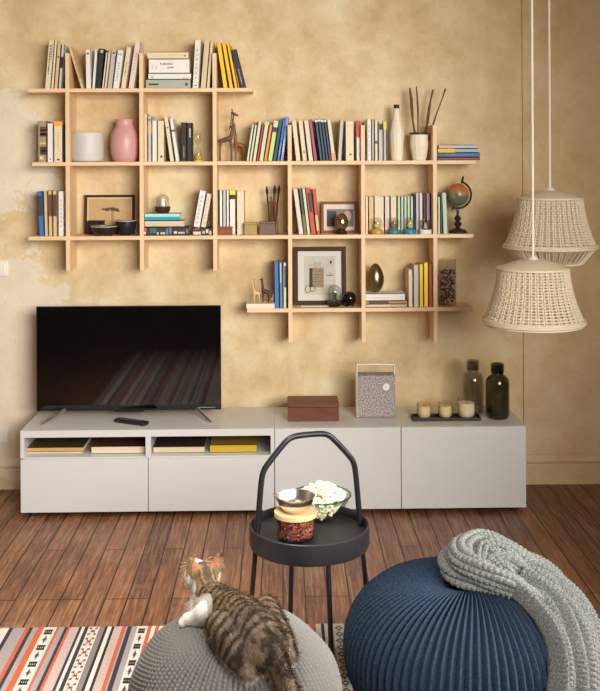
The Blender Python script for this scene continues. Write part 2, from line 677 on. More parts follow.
ROWS.append(('at the second shelf\'s left end', 'books on the second shelf', zB, 162, [
    (38.0, 46.6, 121, 0, (168, 142, 108), 'brownish book with dark patterned blocks',
     [(0.62, 0.86, C_['brown'], 0.25, 0.95), (0.66, 0.70, C_['tan'], 0.25, 0.95), (0.76, 0.79, C_['tan'], 0.25, 0.95), (0.44, 0.47, C_['ltgreen'], 0.2, 0.95),
      (0.18, 0.38, (70, 44, 44), 0.25, 0.95), (0.26, 0.29, C_['cream'], 0.25, 0.95), (0.06, 0.14, C_['cream'], 0.2, 0.6)]),
    (47.4, 53.2, 123.5, 0, 'white', 'plain white book', [dot(0.08, 'steel', 0.4, 0.65, 0.02)]),
    (54.0, 62.6, 121.5, 0, 'cream', 'pale book with bright orange top', [band(0.885, 1.0, (246, 166, 60)), dot(0.06, 'ink', 0.35, 0.65, 0.02)] + letters(0.3, 0.75, 'tan')),
    (63.0, 64.9, 124, 0, 'dkteal', 'thin dark teal book', [])]))
ROWS.append(('between the pink vase and the hourglass', 'books on the second shelf', zB, 161.8, [
    (144.2, 147.6, 114, 0, 'beige', 'tall narrow beige book', []),
    (148.0, 151.6, 116.5, 0, 'ltgrey', 'pale book with tan upper band', [band(0.62, 0.84, 'tan'), dot(0.92, 'slate')]),
    (152.2, 157.2, 121, 0, 'white', 'bright white book', []),
    (157.6, 164.4, 121, 0, 'cream', 'wide cream book with dark mark', [dot(0.12, 'ink', 0.4, 0.7, 0.03)]),
    (170.0, 174.4, 117, -6.0, 'cream', 'slanting cream book', [dot(0.75, 'ink', 0.35, 0.65, 0.014)]),
    (175.6, 179.6, 119.5, -6.0, 'white', 'slanting white book with dark mark', [dot(0.72, 'ink', 0.1, 0.95, 0.02)]),
    (181.2, 186.8, 122.8, 0, 'black', 'thick black book', letters(0.1, 0.4, 'grey', 0.4, 0.55)),
    (187.2, 191.8, 123.2, 0, 'black', 'black book with silvery mark', [(0.62, 0.86, C_['grey'], 0.45, 0.8)])]))
ROWS.append(('of books right of the carved giraffes', 'books on the second shelf', zB, 161.3, [
    (246.2, 248.8, 125, 5.6, 'pale_green', 'thin pale green book', []),
    (249.2, 251.8, 125.5, 5.6, 'pale_green', 'thin pale green book', []),
    (252.4, 255.8, 121.5, 6.2, 'cream', 'cream book', []),
    (256.3, 258.4, 126, 5.8, 'red', 'thin orange red book', []),
    (258.9, 263.2, 122.5, 6.2, 'pale_green', 'grey green book with green top', [band(0.92, 1.0, 'mint')]),
    (263.7, 267.0, 125, 6.0, 'orange', 'orange book', []),
    (267.5, 272.2, 121.5, 6.6, 'ltgreen', 'light green dark banded book', [band(0.72, 0.84, 'ink'), band(0.85, 1.0, 'pale_green')]),
    (272.8, 276.2, 121, 6.6, 'teal', 'dark teal book', []),
    (276.8, 279.6, 118, 6.8, 'blue', 'blue book', letters(0.1, 0.4, 'ltgrey')),
    (280.2, 283.4, 117, 6.0, 'lilac', 'light lilac blue book', letters(0.15, 0.5, 'white', 0.3, 0.6))]))
ROWS.append(('of books right of the lilac blue one', 'books on the second shelf', zB, 161.2, [
    (296.0, 300.9, 121, -4.2, 'cream', 'plain cream book', []),
    (302.6, 307.4, 121, -4.4, 'cream', 'cream book with brown mark', [(0.18, 0.25, (150, 70, 40), 0.4, 0.7)]),
    (308.6, 313.5, 121, -4.6, 'cream', 'greyish cream book', []),
    (314.1, 317.6, 120, -5.4, 'mauve', 'mauve pink book', []),
    (320.0, 322.9, 120, -5.2, 'slate', 'slate blue white topped book', [band(0.94, 0.99, 'white')]),
    (323.3, 325.9, 119.5, -5.2, 'slate', 'slate blue white topped book', [band(0.94, 0.99, 'white')]),
    (326.3, 328.8, 120, -5.2, 'slate', 'slate blue white topped book', [band(0.94, 0.99, 'white')]),
    (329.2, 331.6, 120, -5.2, 'slate', 'slate blue white topped book', [band(0.94, 0.99, 'white')]),
    (332.0, 336.2, 120, -5.0, 'cream', 'cream book with orange foot', [band(0.0, 0.19, (222, 160, 96))])]))
ROWS.append(('of books left of the cream bottle', 'books on the second shelf', zB, 161.0, [
    (337.6, 341.5, 120, 2.6, 'ltgrey', 'pale grey leaning book', []),
    (345.6, 354.2, 121.3, 0, 'cream', 'wide cream book', [dot(0.16, 'ink', 0.45, 0.7, 0.02), band(0.88, 0.905, 'beige')]),
    (356.4, 360.4, 121, 0, 'white', 'white book with red upper half', [band(0.58, 1.0, 'crimson')]),
    (367.2, 371.6, 119.5, 0, 'white', 'white book with grey lettering', letters(0.1, 0.9, 'ltgrey')),
    (372.0, 374.2, 119.5, 0, 'ltgrey', 'narrow pale grey book', []),
    (374.7, 378.0, 120, 0, 'cream', 'cream book with dark square', [dot(0.45, 'green', 0.1, 0.9, 0.035)]),
    (378.6, 383.0, 122, 0, 'ltgrey', 'grey book with black top block', [(0.79, 0.95, C_['black'], 0.15, 0.9)]),
    (383.4, 386.6, 121.8, 0, 'grey', 'grey book with yellow top', [band(0.8, 1.0, (222, 206, 50))])]))
ROWS.append(('at the third shelf\'s left end', 'books on the third shelf', zC, 236.8, [
    (39.4, 44.4, 192.5, -2.4, 'blue', 'bright blue book with black panel', [(0.45, 0.9, C_['ink'], 0.1, 0.85)]),
    (44.9, 48.2, 192, -1.2, 'tan', 'plain tan book', []),
    (48.9, 52.6, 192, -0.6, 'tan', 'tan book with dark panel', [(0.44, 0.92, C_['brown'], 0.15, 0.9)]),
    (53.2, 57.2, 192, -0.3, 'tan', 'tan book with dark panel', [(0.44, 0.92, C_['brown'], 0.1, 0.9)]),
    (58.4, 64.0, 192.4, 0, 'white', 'white book with grey lettering', letters(0.2, 0.85, 'ltgrey')),]))
ROWS.append(('behind the red brown box', 'books on the third shelf', zC, 236, [
    (217.6, 219.2, 192, 0, 'black', 'thin black book', []),
    (219.6, 222.6, 192, 0, 'white', 'white book', []),
    (223.0, 226.2, 192, 0, 'ltgrey', 'pale grey book', []),
    (226.6, 229.2, 192, 0, 'white', 'narrow white book', []),
    (229.7, 235.6, 192, 0, 'white', 'white book with yellow top', [band(0.90, 1.0, (236, 214, 40)), band(0.80, 0.90, 'black'), band(0.77, 0.79, (236, 214, 40))]),
    (236.8, 244.6, 192.6, 0, 'cream', 'wide cream book', [])]))
ROWS.append(('of books beside the brown framed photo', 'books on the third shelf', zC, 235.8, [
    (299.0, 303.8, 190.5, -5.8, 'pinkish', 'pale pinkish book', []),
    (304.2, 307.0, 190, -5.2, 'green', 'dark green book with pale foot', [band(0.0, 0.42, 'olive')]),
    (307.4, 310.6, 190, -5.2, 'pale_green', 'pale green book', []),
    (311.2, 316.4, 189.5, -5.8, 'red', 'brick red book with dark panel', [(0.48, 0.9, C_['ink'], 0.25, 0.85)]),
    (316.8, 320.4, 190.5, -4.6, 'red', 'brick red book with tan foot', [(0.08, 0.42, C_['tan'], 0.1, 0.9)])]))
rowc6 = [('cream', 365.6, 368.4), ('tan', 368.8, 374.0), ('cream', 374.4, 384.2), ('pinkish', 384.8, 389.8), ('cream', 390.6, 396.8),
         ('mint', 397.6, 400.6), ('mint', 401.0, 403.8), ('mint', 404.2, 407.0), ('mint', 407.4, 410.2), ('mint', 410.6, 413.4)]
d6 = dict(cream='cream book', tan='tan book', pinkish='pinkish white book', mint='mint green book')
ROWS.append(('in the row behind the snow globes', 'books on the third shelf', zC, 235.2,
             [(a, b_, 198, 0, c, d6[c], []) for c, a, b_ in rowc6] + [
    (414.0, 415.6, 196.5, 0, 'dkteal', 'thin dark book', []),
    (416.0, 419.0, 195, 0, 'ltgrey', 'taller grey book', []),
    (419.4, 422.8, 195, 0, 'pinkish', 'taller pinkish book', []),
    (423.2, 426.2, 195.5, 0, 'black', 'black book', []),
    (426.6, 430.2, 195, 0, (190, 150, 186), 'lilac pink book', []),
    (430.5, 432.7, 196, 0, 'ink', 'thin dark book', [])]))
ROWS.append(('of books left of the desk globe', 'books on the third shelf', zC, 235, [
    (438.0, 440.4, 198, 0, 'mint', 'pale green book', []),
    (440.8, 442.4, 197, 0, 'green', 'thin dark green book', []),
    (443.4, 448.0, 194, -1.4, 'mint', 'mint green leaning book', [])]))
ROWS.append(('of books right of the toy giraffes', 'books on the lowest shelf', zD, 307.5, [
    (274.8, 279.4, 262, -0.6, 'blue', 'bright blue book', []),
    (279.8, 283.0, 262, -0.4, 'steel', 'steel blue book with white strip', [(0.55, 0.97, C_['ltgrey'], 0.2, 0.6)]),
    (283.4, 286.6, 262.6, 0, 'pale_green', 'pale book with dark panel', [(0.45, 0.93, C_['ink'], 0.3, 1.0)])]))
ROWS.append(('of books left of the petal jar', 'books on the lowest shelf', zD, 307, [
    (408.4, 412.8, 270, 0, 'cream', 'cream book', []),
    (413.6, 418.8, 265, 0, 'ltgrey', 'pale grey book', letters(0.1, 0.9, 'grey', 0.5, 0.6)),
    (419.4, 423.4, 264.5, 0, 'yellow', 'golden yellow book', []),
    (424.0, 428.4, 263, 0, (246, 212, 60), 'lemon yellow book', []),
    (428.9, 432.4, 263.3, 0, (176, 70, 40), 'rust red book', [])]))
rb = random.Random(5)
for where, grp, z, bpy_, rows in ROWS:
    for i, (x0, x1, top, lean, colr, desc, bands) in enumerate(rows):
        behind = where.startswith('behind') or where.startswith('in the row behind')
        yf = -0.115 - rb.random() * 0.004 if behind else -0.158 + rb.random() * 0.010
        dd = min(0.105 + 0.03 * rb.random(), -yf - 0.012)
        b_py = bpy_
        o = upright_book(x0, x1, b_py - top, lean, C_[colr] if isinstance(colr, str) else colr, bands, z, yf, dd, b_py)
        if i == len(rows) - 1:
            od = 'rightmost'
        else:
            od = ORD[i]
        tag(o, f'{desc}, {od} {where}', 'book', grp)


def lying_book(px0, px1, zb, th, depth, yf, cov, label, grp, py, bands=(), cover=None, name='book', rotz=0.0, page_front=False):
    """book lying flat: spine (or page edge) to the front"""
    xa, xb = X(px0, py, yf), X(px1, py, yf)
    L = xb - xa
    mb = MB()
    pg = MB()
    c = min(0.0022, th * 0.18)
    mb.box(-L / 2, L / 2, 0, depth, 0, c, 0)
    mb.box(-L / 2, L / 2, 0, depth, th - c, th, 2 if cover else 0)
    if page_front:
        pg.box(-L / 2 + 0.004, L / 2 - 0.004, 0.003, depth - 0.001, c, th - c)
    else:
        mb.box(-L / 2, L / 2, 0, c, 0, th, 0)
        pg.box(-L / 2 + 0.003, L / 2 - 0.003, c, depth - 0.003, c, th - c)
    mats = [M(cov, 0.55, var=0.05, scale=90), PAGE, M(cover or cov, 0.4, var=0.1, scale=12)]
    for (f0, f1, z0, z1, col) in bands:
        mats.append(M(C_[col] if isinstance(col, str) else col, 0.55))
        mb.box(-L / 2 + L * f0, -L / 2 + L * f1, -0.0006, 0.0004, th * z0, th * z1, len(mats) - 1)
    o = mb.build(name, mats, loc=((xa + xb) / 2, yf, zb), rot=(0, 0, rotz))
    pg.build('pages', PAGE, o)
    return tag(o, label, 'book', grp)


def stack(items, zb, yf, grp, py):
    z = zb
    for (p0, p1, thpx, depth, cov, label, bands) in items:
        th = thpx / S(yf)
        lying_book(p0, p1, z, th, depth, yf, C_[cov] if isinstance(cov, str) else cov, label, grp, py, bands)
        z += th + 0.0003
    return z


def scribble(f0, f1, z0, z1, n, col, seed):
    rr = random.Random(seed)
    out = []
    for i in range(n):
        a = f0 + (f1 - f0) * i / n
        w_ = (f1 - f0) / n
        out.append((a, a + w_ * (0.25 + 0.3 * rr.random()), z0 + (z1 - z0) * rr.random() * 0.35, z1 - (z1 - z0) * rr.random() * 0.4, col))
        out.append((a, a + w_ * 1.05, z0 + (z1 - z0) * 0.42, z0 + (z1 - z0) * 0.56, col))
    return out


stack([(146, 190.4, 9.0, 0.13, 'greygreen', 'grey green book, lowest of the lying stack on the top shelf', [(0.06, 0.28, 0.35, 0.55, 'ink'), (0.35, 0.75, 0.4, 0.5, 'grey'), (0.88, 0.94, 0.3, 0.6, 'ink')]),
       (148.4, 191, 6.0, 0.125, 'white', 'thin white book lying below the one with handwritten title', [(0.06, 0.12, 0.15, 0.5, 'grey'), (0.8, 0.94, 0.05, 0.3, 'tan')]),
       (149, 189.4, 14.2, 0.125, (238, 228, 220), 'thick white lying book with handwritten black title', scribble(0.28, 0.60, 0.55, 0.75, 9, 'ink', 2) + scribble(0.46, 0.62, 0.30, 0.50, 5, 'ink', 4) + [(0.06, 0.11, 0.25, 0.6, 'pinkish'), (0.16, 0.2, 0.25, 0.6, 'pinkish'), (0.93, 0.95, 0.4, 0.6, 'grey')]),
       (147.6, 188.4, 7.0, 0.12, 'cream', 'cream book topping the lying stack on the top shelf', [(0.04, 0.9, 0.40, 0.48, 'beige'), (0.9, 0.94, 0.35, 0.55, 'brown')])],
      zA, -0.165, 'lying books on the top shelf', 88)
stack([(438, 480, 3.0, 0.13, (140, 54, 50), 'dark red book at the bottom of the stack above the globe', []),
       (437.6, 480, 4.6, 0.13, (28, 98, 132), 'teal blue lying book under the yellow and blue one', [(0.2, 0.85, 0.4, 0.6, 'steel')]),
       (438, 478.5, 4.0, 0.125, (158, 172, 196), 'lying book with half yellow, half pale blue spine', [(0.0, 0.42, 0, 1, (240, 180, 30))]),
       (439, 477, 3.6, 0.12, 'ltgrey', 'pale grey book topping the coloured stack above the globe', [])],
      zB, -0.16, 'lying books right of the white vase', 160.5)
zq = stack([(141, 189.5, 8.6, 0.12, (44, 40, 42), 'dark book with busy patterned spine under the turquoise book', [
    (0.02, 0.10, 0.15, 0.45, 'cream'), (0.07, 0.12, 0.5, 0.9, 'crimson'), (0.18, 0.32, 0.3, 0.85, (24, 110, 124)), (0.33, 0.36, 0.1, 0.4, 'cream'),
    (0.40, 0.5, 0.15, 0.4, 'grey'), (0.52, 0.56, 0.1, 0.8, 'steel'), (0.58, 0.63, 0.2, 0.95, 'steel'), (0.68, 0.74, 0.2, 0.5, 'cream'), (0.76, 0.9, 0.2, 0.42, 'grey'), (0.93, 0.97, 0.3, 0.7, 'steel')]),
    (145, 184, 6.2, 0.115, 'beige', 'beige lying book between turquoise and dark patterned books', [(0.0, 0.95, 0.6, 0.66, 'cream')]),
    (145, 179.6, 6.8, 0.115, (24, 150, 178), 'turquoise lying book carrying the small glass cloche', [(0.0, 1.0, 0.55, 1.0, (176, 222, 200))])],
    zC, -0.165, 'lying books left on the third shelf', 236)
zw = stack([(192.4, 212.4, 7.4, 0.11, (52, 44, 42), 'small dark patterned book under two slanting white books', [
    (0.05, 0.42, 0.1, 0.5, 'cream'), (0.1, 0.35, 0.75, 0.95, 'crimson'), (0.5, 0.62, 0.2, 0.6, 'grey'), (0.68, 0.8, 0.3, 0.8, 'cream'), (0.84, 0.95, 0.1, 0.6, 'tan')])],
    zC, -0.165, 'lying books left on the third shelf', 236)
for k, (x0, x1, top, lean, colr, lab) in enumerate(((193.0, 199.8, 192, 6.6, 'white', 'white slanting book on the small patterned book, left of two'),
                                                    (200.4, 205.8, 195, 6.4, 'cream', 'off white slanting book leaning on the shelf post, right of two'))):
    o = upright_book(x0, x1, 228.4 - top, lean, C_[colr], letters(0.1, 0.9, 'ltgrey', 0.3, 0.6), zw, -0.155, 0.10, 228.4)
    tag(o, lab, 'book', 'books on the third shelf')
stack([(364.6, 407, 3.2, 0.14, (196, 178, 146), 'grey cream book at the bottom under the bronze egg', [(0.1, 0.6, 0.3, 0.7, 'cream')]),
       (365.4, 407, 3.2, 0.135, (186, 138, 82), 'tan brown lying book with dark half spine', [(0.08, 0.56, 0, 1, (96, 64, 44))]),
       (365.8, 405, 7.0, 0.135, 'white', 'white lying book carrying the bronze egg', [(0.1, 0.6, 0.4, 0.48, 'tan'), (0.9, 0.94, 0.3, 0.6, 'tan')])],
      zD, -0.165, 'lying books under the bronze egg', 307)
zegg = zD + (3.2 + 3.2 + 7.0) / S(-0.165) + 0.0009

# ------------------------------------------------------------------ ornaments on the shelf
def on_shelf(px, py, Y, z):
    return (X(px, py, Y), Y, z)


# white ceramic pot
s1 = S(-0.1)
p = on_shelf(87.6, 160, -0.1, zB)
t = thing('ceramic_pot', 'wide low white ceramic pot beside the pink vase', 'pot', p)
rr_, hh = 16.3 / s1, 29.0 / s1
MB().lathe([(0, 0), (rr_ * 0.80, 0), (rr_ * 0.93, 0.006), (rr_ * 0.985, 0.02), (rr_, 0.04), (rr_, hh - 0.002), (rr_ - 0.002, hh), (rr_ - 0.006, hh), (rr_ - 0.007, 0.02), (0, 0.015)], 48).build('pot_body', M((206, 201, 192), 0.5, var=0.04), t)
MB().lathe_closed([(rr_ + 0.0004, 0.039), (rr_ + 0.0012, 0.040), (rr_ + 0.0004, 0.041), (rr_ - 0.002, 0.040)], 48).build('groove_line', M((196, 190, 178), 0.6), t)
# pink vase
p = on_shelf(124.8, 160, -0.1, zB)
q = 1 / s1
vp = [(0, 0), (10.2, 0), (11.6, 1), (12.8, 4), (13.8, 9), (14.3, 15), (14.2, 21), (13.5, 26), (12, 30), (10.4, 33), (9.2, 35.5), (8.7, 38), (8.7, 40), (9.2, 42.0), (8.6, 42.3), (8.0, 40), (8, 36), (12, 28), (13, 15), (9, 3), (0, 2.5)]
o = MB().lathe([(r * q, z * q) for r, z in vp], 48).build('vase', M((206, 152, 146), 0.42, var=0.04), loc=p)
tag(o, 'dusty pink vase with short neck beside the white pot', 'vase')
# hourglass
p = on_shelf(198, 160, -0.09, zB)
t = thing('hourglass', 'small glass hourglass with yellow sand beside black books', 'hourglass', p)
MB().lathe([(0, 0.008), (0.016, 0.008), (0.019, 0.016), (0.019, 0.045), (0.014, 0.065), (0.0035, 0.078), (0.0035, 0.084), (0.014, 0.098), (0.017, 0.115), (0.017, 0.14), (0.013, 0.150), (0, 0.152)], 24).build('glass_bulbs', glass((250, 248, 240)), t)
MB().lathe([(0, 0), (0.023, 0), (0.023, 0.007), (0, 0.0075)], 24).build('base_disc', M((206, 168, 60), 0.4), t)
MB().lathe([(0, 0.0095), (0.0150, 0.0095), (0.0175, 0.017), (0.0175, 0.034), (0, 0.042)], 24).build('sand', M((214, 174, 60), 0.9, bump=0.4), t)
MB().lathe([(0, 0.153), (0.007, 0.153), (0.007, 0.158), (0, 0.158)], 16).build('top_knob', M((206, 168, 60), 0.4), t)

# carved giraffes ------------------------------------------------
def giraffe(name, label, loc, hgt, mat_, mane, facing=1, group=None, slim=1.0, horn=None):
    t = thing(name, label, 'figurine', loc, (0, 0, 0), group)
    k = hgt
    b_ = MB()
    f = facing
    body_z = 0.40 * k
    chain(b_, [((-f * 0.10 * k, 0, body_z * 0.96), 0.055 * k * slim), ((0, 0, body_z * 1.03), 0.062 * k * slim), ((f * 0.09 * k, 0, body_z * 1.12), 0.055 * k * slim)], 0.004)
    chain(b_, [((f * 0.09 * k, 0, body_z * 1.1), 0.05 * k * slim), ((f * 0.12 * k, 0, 0.62 * k), 0.033 * k * slim), ((f * 0.145 * k, 0, 0.88 * k), 0.022 * k * slim)], 0.003)
    chain(b_, [((f * 0.13 * k, 0, 0.92 * k), 0.032 * k), ((f * 0.23 * k, 0, 0.875 * k), 0.02 * k)], 0.003)
    for sx_, sy_ in ((-1, -1), (-1, 1), (1, -1), (1, 1)):
        x_ = f * (0.10 if sx_ > 0 else -0.11) * k
        y_ = sy_ * 0.032 * k
        chain(b_, [((x_ * 0.9, y_, body_z * 0.95), 0.034 * k * slim), ((x_ * 1.04, y_, 0.2 * k), 0.022 * k * slim), ((x_ * 1.04, y_, 0.014 * k), 0.02 * k)], 0.003)
    me = remeshed(b_, max(0.0016, 0.011 * k), 2, 'body')
    me.materials.append(mat_)
    for pl in me.polygons:
        pl.use_smooth = True
    zmin = min(v.co.z for v in me.vertices)
    bo = bpy.data.objects.new('body', me)
    COL.objects.link(bo)
    bo.parent = t
    bo.location.z = -zmin
    for sy_ in (-1, 1):
        MB().tube([(f * 0.125 * k, sy_ * 0.014 * k, 0.935 * k), (f * 0.118 * k, sy_ * 0.018 * k, 1.0 * k)], [0.008 * k, 0.011 * k], 8).build('horn', horn or mane, t)
        MB().tube([(f * 0.115 * k, sy_ * 0.024 * k, 0.925 * k), (f * 0.10 * k, sy_ * 0.06 * k, 0.935 * k)], [0.012 * k, 0.004 * k], 6).build('ear', mat_, t)
    MB().tube([(-f * 0.15 * k, 0, body_z * 0.98), (-f * 0.18 * k, 0, body_z * 0.75), (-f * 0.175 * k, 0, body_z * 0.55)], [0.008 * k, 0.006 * k, 0.012 * k], 6).build('tail', mane, t)
    MB().tube([(f * 0.065 * k, 0, 0.60 * k), (f * 0.098 * k, 0, 0.76 * k), (f * 0.112 * k, 0, 0.92 * k)], [0.008 * k, 0.01 * k, 0.008 * k], 6).build('mane', mane, t)
    return t


wood_dk = M((98, 68, 40), 0.55, var=0.45, scale=70)
wood_md = M((136, 82, 44), 0.5, var=0.35, scale=60)
wood_lt = M((226, 186, 128), 0.5, var=0.12, scale=60)
blackish = M((40, 30, 26), 0.5)
giraffe('giraffe_figurine', 'tall dark carved giraffe on the second shelf', on_shelf(226.0, 160, -0.115, zB), 52.0 / S(-0.1), wood_dk, blackish, 1, 'carved giraffes on the second shelf', 0.78)
giraffe('giraffe_figurine', 'shorter brown carved giraffe beside the pale green books', on_shelf(239.6, 160, -0.085, zB), 39.0 / S(-0.1), wood_md, blackish, -1, 'carved giraffes on the second shelf', 1.15)

# faceted bottle and vase
cer = M((238, 226, 196), 0.45, var=0.03)
p = on_shelf(396.8, 160, -0.10, zB)
t = thing('bottle_vase', 'slim cream bottle with black neck beside the stick vase', 'bottle', p)
MB().lathe([(0, 0), (5.6 * q, 0), (6.0 * q, 2 * q), (7.4 * q, 27 * q), (3.4 * q, 45 * q), (2.6 * q, 52 * q), (0, 52.5 * q)], 12, smooth=False).build('bottle_body', cer, t)
MB().lathe([(0, 52 * q), (2.7 * q, 52 * q), (2.8 * q, 56 * q), (0, 56.3 * q)], 16).build('neck_cap', blackish, t)
p = on_shelf(419.2, 160, -0.10, zB)
t = thing('faceted_vase', 'faceted cream vase with dark inside beside the bottle', 'vase', p)
MB().lathe([(0, 0), (6.4 * q, 0), (7.0 * q, 1 * q), (9.7 * q, 15 * q), (8.9 * q, 26.5 * q), (8.2 * q, 26.5 * q), (8.8 * q, 15 * q), (6.2 * q, 3 * q), (0, 2 * q)], 12, smooth=False).build('vase_body', cer, t)
MB().lathe_closed([(8.95 * q, 25.6 * q), (9.0 * q, 28 * q), (7.9 * q, 28 * q), (7.9 * q, 25.6 * q)], 12).build('dark_rim', M((52, 38, 32), 0.5), t)
twig = M((112, 72, 42), 0.75, var=0.3, scale=50, bump=0.5)
for k, (bx, by, tx, ty, rad, yy, lab) in enumerate((
        (417.0, 136, 409.6, 88, 1.5, 0.006, 'thick brown stick leaning furthest left in the faceted vase'),
        (419.0, 136, 416.8, 86, 0.95, -0.012, 'thin upright brown stick in the faceted vase'),
        (421.5, 136, 432.8, 89.5, 1.45, 0.014, 'knobbly brown stick leaning right in the faceted vase'),
        (423.6, 136, 445.2, 88.5, 0.9, -0.004, 'thin brown stick leaning furthest right in the faceted vase'))):
    a = P(bx, by + 18, -0.1 + yy * 0.3)
    b_ = P(tx, ty, -0.1 + yy * 2)
    pts = []
    for i in range(7):
        f = i / 6
        c = a.lerp(b_, f)
        w_ = 0.0025 * math.sin(f * 9 + k * 2)
        pts.append(c + Vector((w_, w_ * 0.5, 0)))
    rad = rad / SF
    tag(MB().tube(pts, [rad * (0.85 + 0.25 * math.sin(i * 1.7 + k)) for i in range(7)], 8).build('stick', twig), lab, 'stick', 'sticks in the faceted vase')


def frame(name, label, px0, px1, py0, py1, Yf, zb, border, fcol, mat_w, art_fn, tilt=R(8), matcol=(232, 222, 200)):
    """leaning picture frame; its foot stands at Yf and it tilts back to the wall"""
    s = S(Yf)
    w_, h_ = (px1 - px0) / s, (py1 - py0) / s
    xc = X((px0 + px1) / 2, (py0 + py1) / 2, Yf)
    t = thing(name, label, 'picture frame', (xc, Yf, zb + 0.0005), (-tilt, 0, 0))
    b = border / s
    fm = M(fcol, 0.6, spec=0.2, var=0.15, scale=30)
    k = MB()
    for (x0, x1, z0, z1) in ((-w_ / 2, w_ / 2, 0, b), (-w_ / 2, w_ / 2, h_ - b, h_), (-w_ / 2, -w_ / 2 + b, b, h_ - b), (w_ / 2 - b, w_ / 2, b, h_ - b)):
        k.box(x0, x1, 0, 0.018, z0, z1)
    k.build('frame_border', fm, t)
    mnt = MB().box(-w_ / 2 + b * 0.8, w_ / 2 - b * 0.8, 0.010, 0.014, b * 0.8, h_ - b * 0.8).build('mount', M(matcol, 0.7, var=0.02), t)
    art_fn(mnt, w_, h_, b)
    return t


def art_tree(t, w_, h_, b):
    a = MB()
    rr = random.Random(3)
    mats = [M((196, 160, 112), 0.8, var=0.15, scale=20), M((92, 78, 56), 0.8), M((150, 110, 74), 0.8)]
    a.box(-w_ / 2 + b * 1.6, w_ / 2 - b * 1.6, 0.0090, 0.0101, b * 1.6, h_ - b * 1.6, 0)
    for i in range(26):
        x = 0.005 + (rr.random() - 0.5) * 0.085
        z = h_ * 0.58 + (rr.random() - 0.5) * 0.012 + 0.012 * (1 - (x / 0.05) ** 2)
        a.ball((x, 0.0089, z), (0.008 + 0.005 * rr.random(), 0.0006, 0.003 + 0.002 * rr.random()), 8, 5, 1)
    for x in (0.008, 0.013, 0.018):
        a.box(x, x + 0.0025, 0.0084, 0.0091, h_ * 0.28, h_ * 0.6, 2)
    a.build('picture', mats, t)


frame('picture_frame', 'wide thin dark framed tree picture behind black bowls', 84.3, 134.2, 196, 235, -0.042, zC, 2.4, (70, 40, 26), 0, art_tree, R(4), (226, 198, 156))


def art_cabinet(t, w_, h_, b):
    a = MB()
    mats = [M((190, 186, 172), 0.8, var=0.1, scale=25), M((150, 128, 104), 0.8, var=0.2, scale=60), M((60, 56, 52), 0.8), M((168, 166, 150), 0.8), M((206, 186, 154), 0.8)]
    u = lambda f: -w_ / 2 + w_ * f
    v = lambda f: h_ * f
    a.box(u(0.20), u(0.80), 0.0090, 0.0101, v(0.18), v(0.84), 0)
    a.box(u(0.30), u(0.575), 0.0080, 0.0095, v(0.30), v(0.64), 1)
    a.box(u(0.30), u(0.36), 0.0076, 0.0090, v(0.31), v(0.63), 2)
    for i in range(5):
        a.box(u(0.37), u(0.57), 0.0078, 0.0082, v(0.34 + i * 0.06), v(0.345 + i * 0.06), 2)
    for i, (fx, fz, rx, rz) in enumerate(((0.42, 0.69, 0.05, 0.05), (0.33, 0.68, 0.05, 0.02), (0.50, 0.70, 0.03, 0.05))):
        a.ball((u(fx), 0.0088, v(fz)), (rx * w_, 0.0006, rz * h_), 12, 6, 3)
    MB2 = [(0.27, 0.27, 0.05, 0.06), (0.36, 0.28, 0.05, 0.05)]
    for fx, fz, rx, rz in MB2:
        pts = [(u(fx) + rx * w_ * math.cos(k), 0.0086, v(fz) + rz * h_ * math.sin(k)) for k in [i * PI / 6 for i in range(12)]]
        a.tube(pts, 0.0016, 6, 2, closed=True)
    pts = [(u(0.71) + 0.045 * w_ * math.cos(k), 0.0086, v(0.73) + 0.06 * h_ * math.sin(k)) for k in [i * PI / 6 for i in range(12)]]
    a.tube(pts, 0.0012, 6, 3, closed=True)
    a.ball((u(0.71), 0.0088, v(0.73)), (0.02 * w_, 0.0006, 0.03 * h_), 10, 5, 2)
    a.box(u(0.63), u(0.75), 0.0082, 0.009, v(0.50), v(0.512), 2)
    a.box(u(0.67), u(0.72), 0.0082, 0.009, v(0.512), v(0.55), 3)
    a.box(u(0.22), u(0.62), 0.0084, 0.0094, v(0.185), v(0.24), 4)
    a.build('picture', mats, t)


frame('picture_frame', 'large dark brown framed drawing of a cabinet on lowest shelf', 293.6, 346.4, 246.3, 304.5, -0.075, zD, 4.4, (66, 40, 28), 0, art_cabinet, R(5), (208, 204, 190))


def art_photo(t, w_, h_, b):
    a = MB()
    mats = [M((120, 110, 112), 0.6, var=0.3, scale=40), M((52, 50, 56), 0.6), M((204, 160, 140), 0.6)]
    u = lambda f: -w_ / 2 + w_ * f
    v = lambda f: h_ * f
    a.box(u(0.16), u(0.90), 0.0086, 0.0101, v(0.2), v(0.76), 0)
    a.box(u(0.17), u(0.42), 0.0080, 0.0090, v(0.22), v(0.7), 1)
    a.ball((u(0.74), 0.0084, v(0.55)), (0.1 * w_, 0.0008, 0.16 * h_), 12, 6, 2)
    a.build('picture', mats, t)


frame('picture_frame', 'small brown framed photo behind the silvery egg ornament', 321.2, 357.4, 203, 234.5, -0.06, zC, 2.6, (128, 84, 52), 0, art_photo, R(7), (226, 206, 190))

# black bowls
blk = M((30, 30, 32), 0.35, var=0.1)


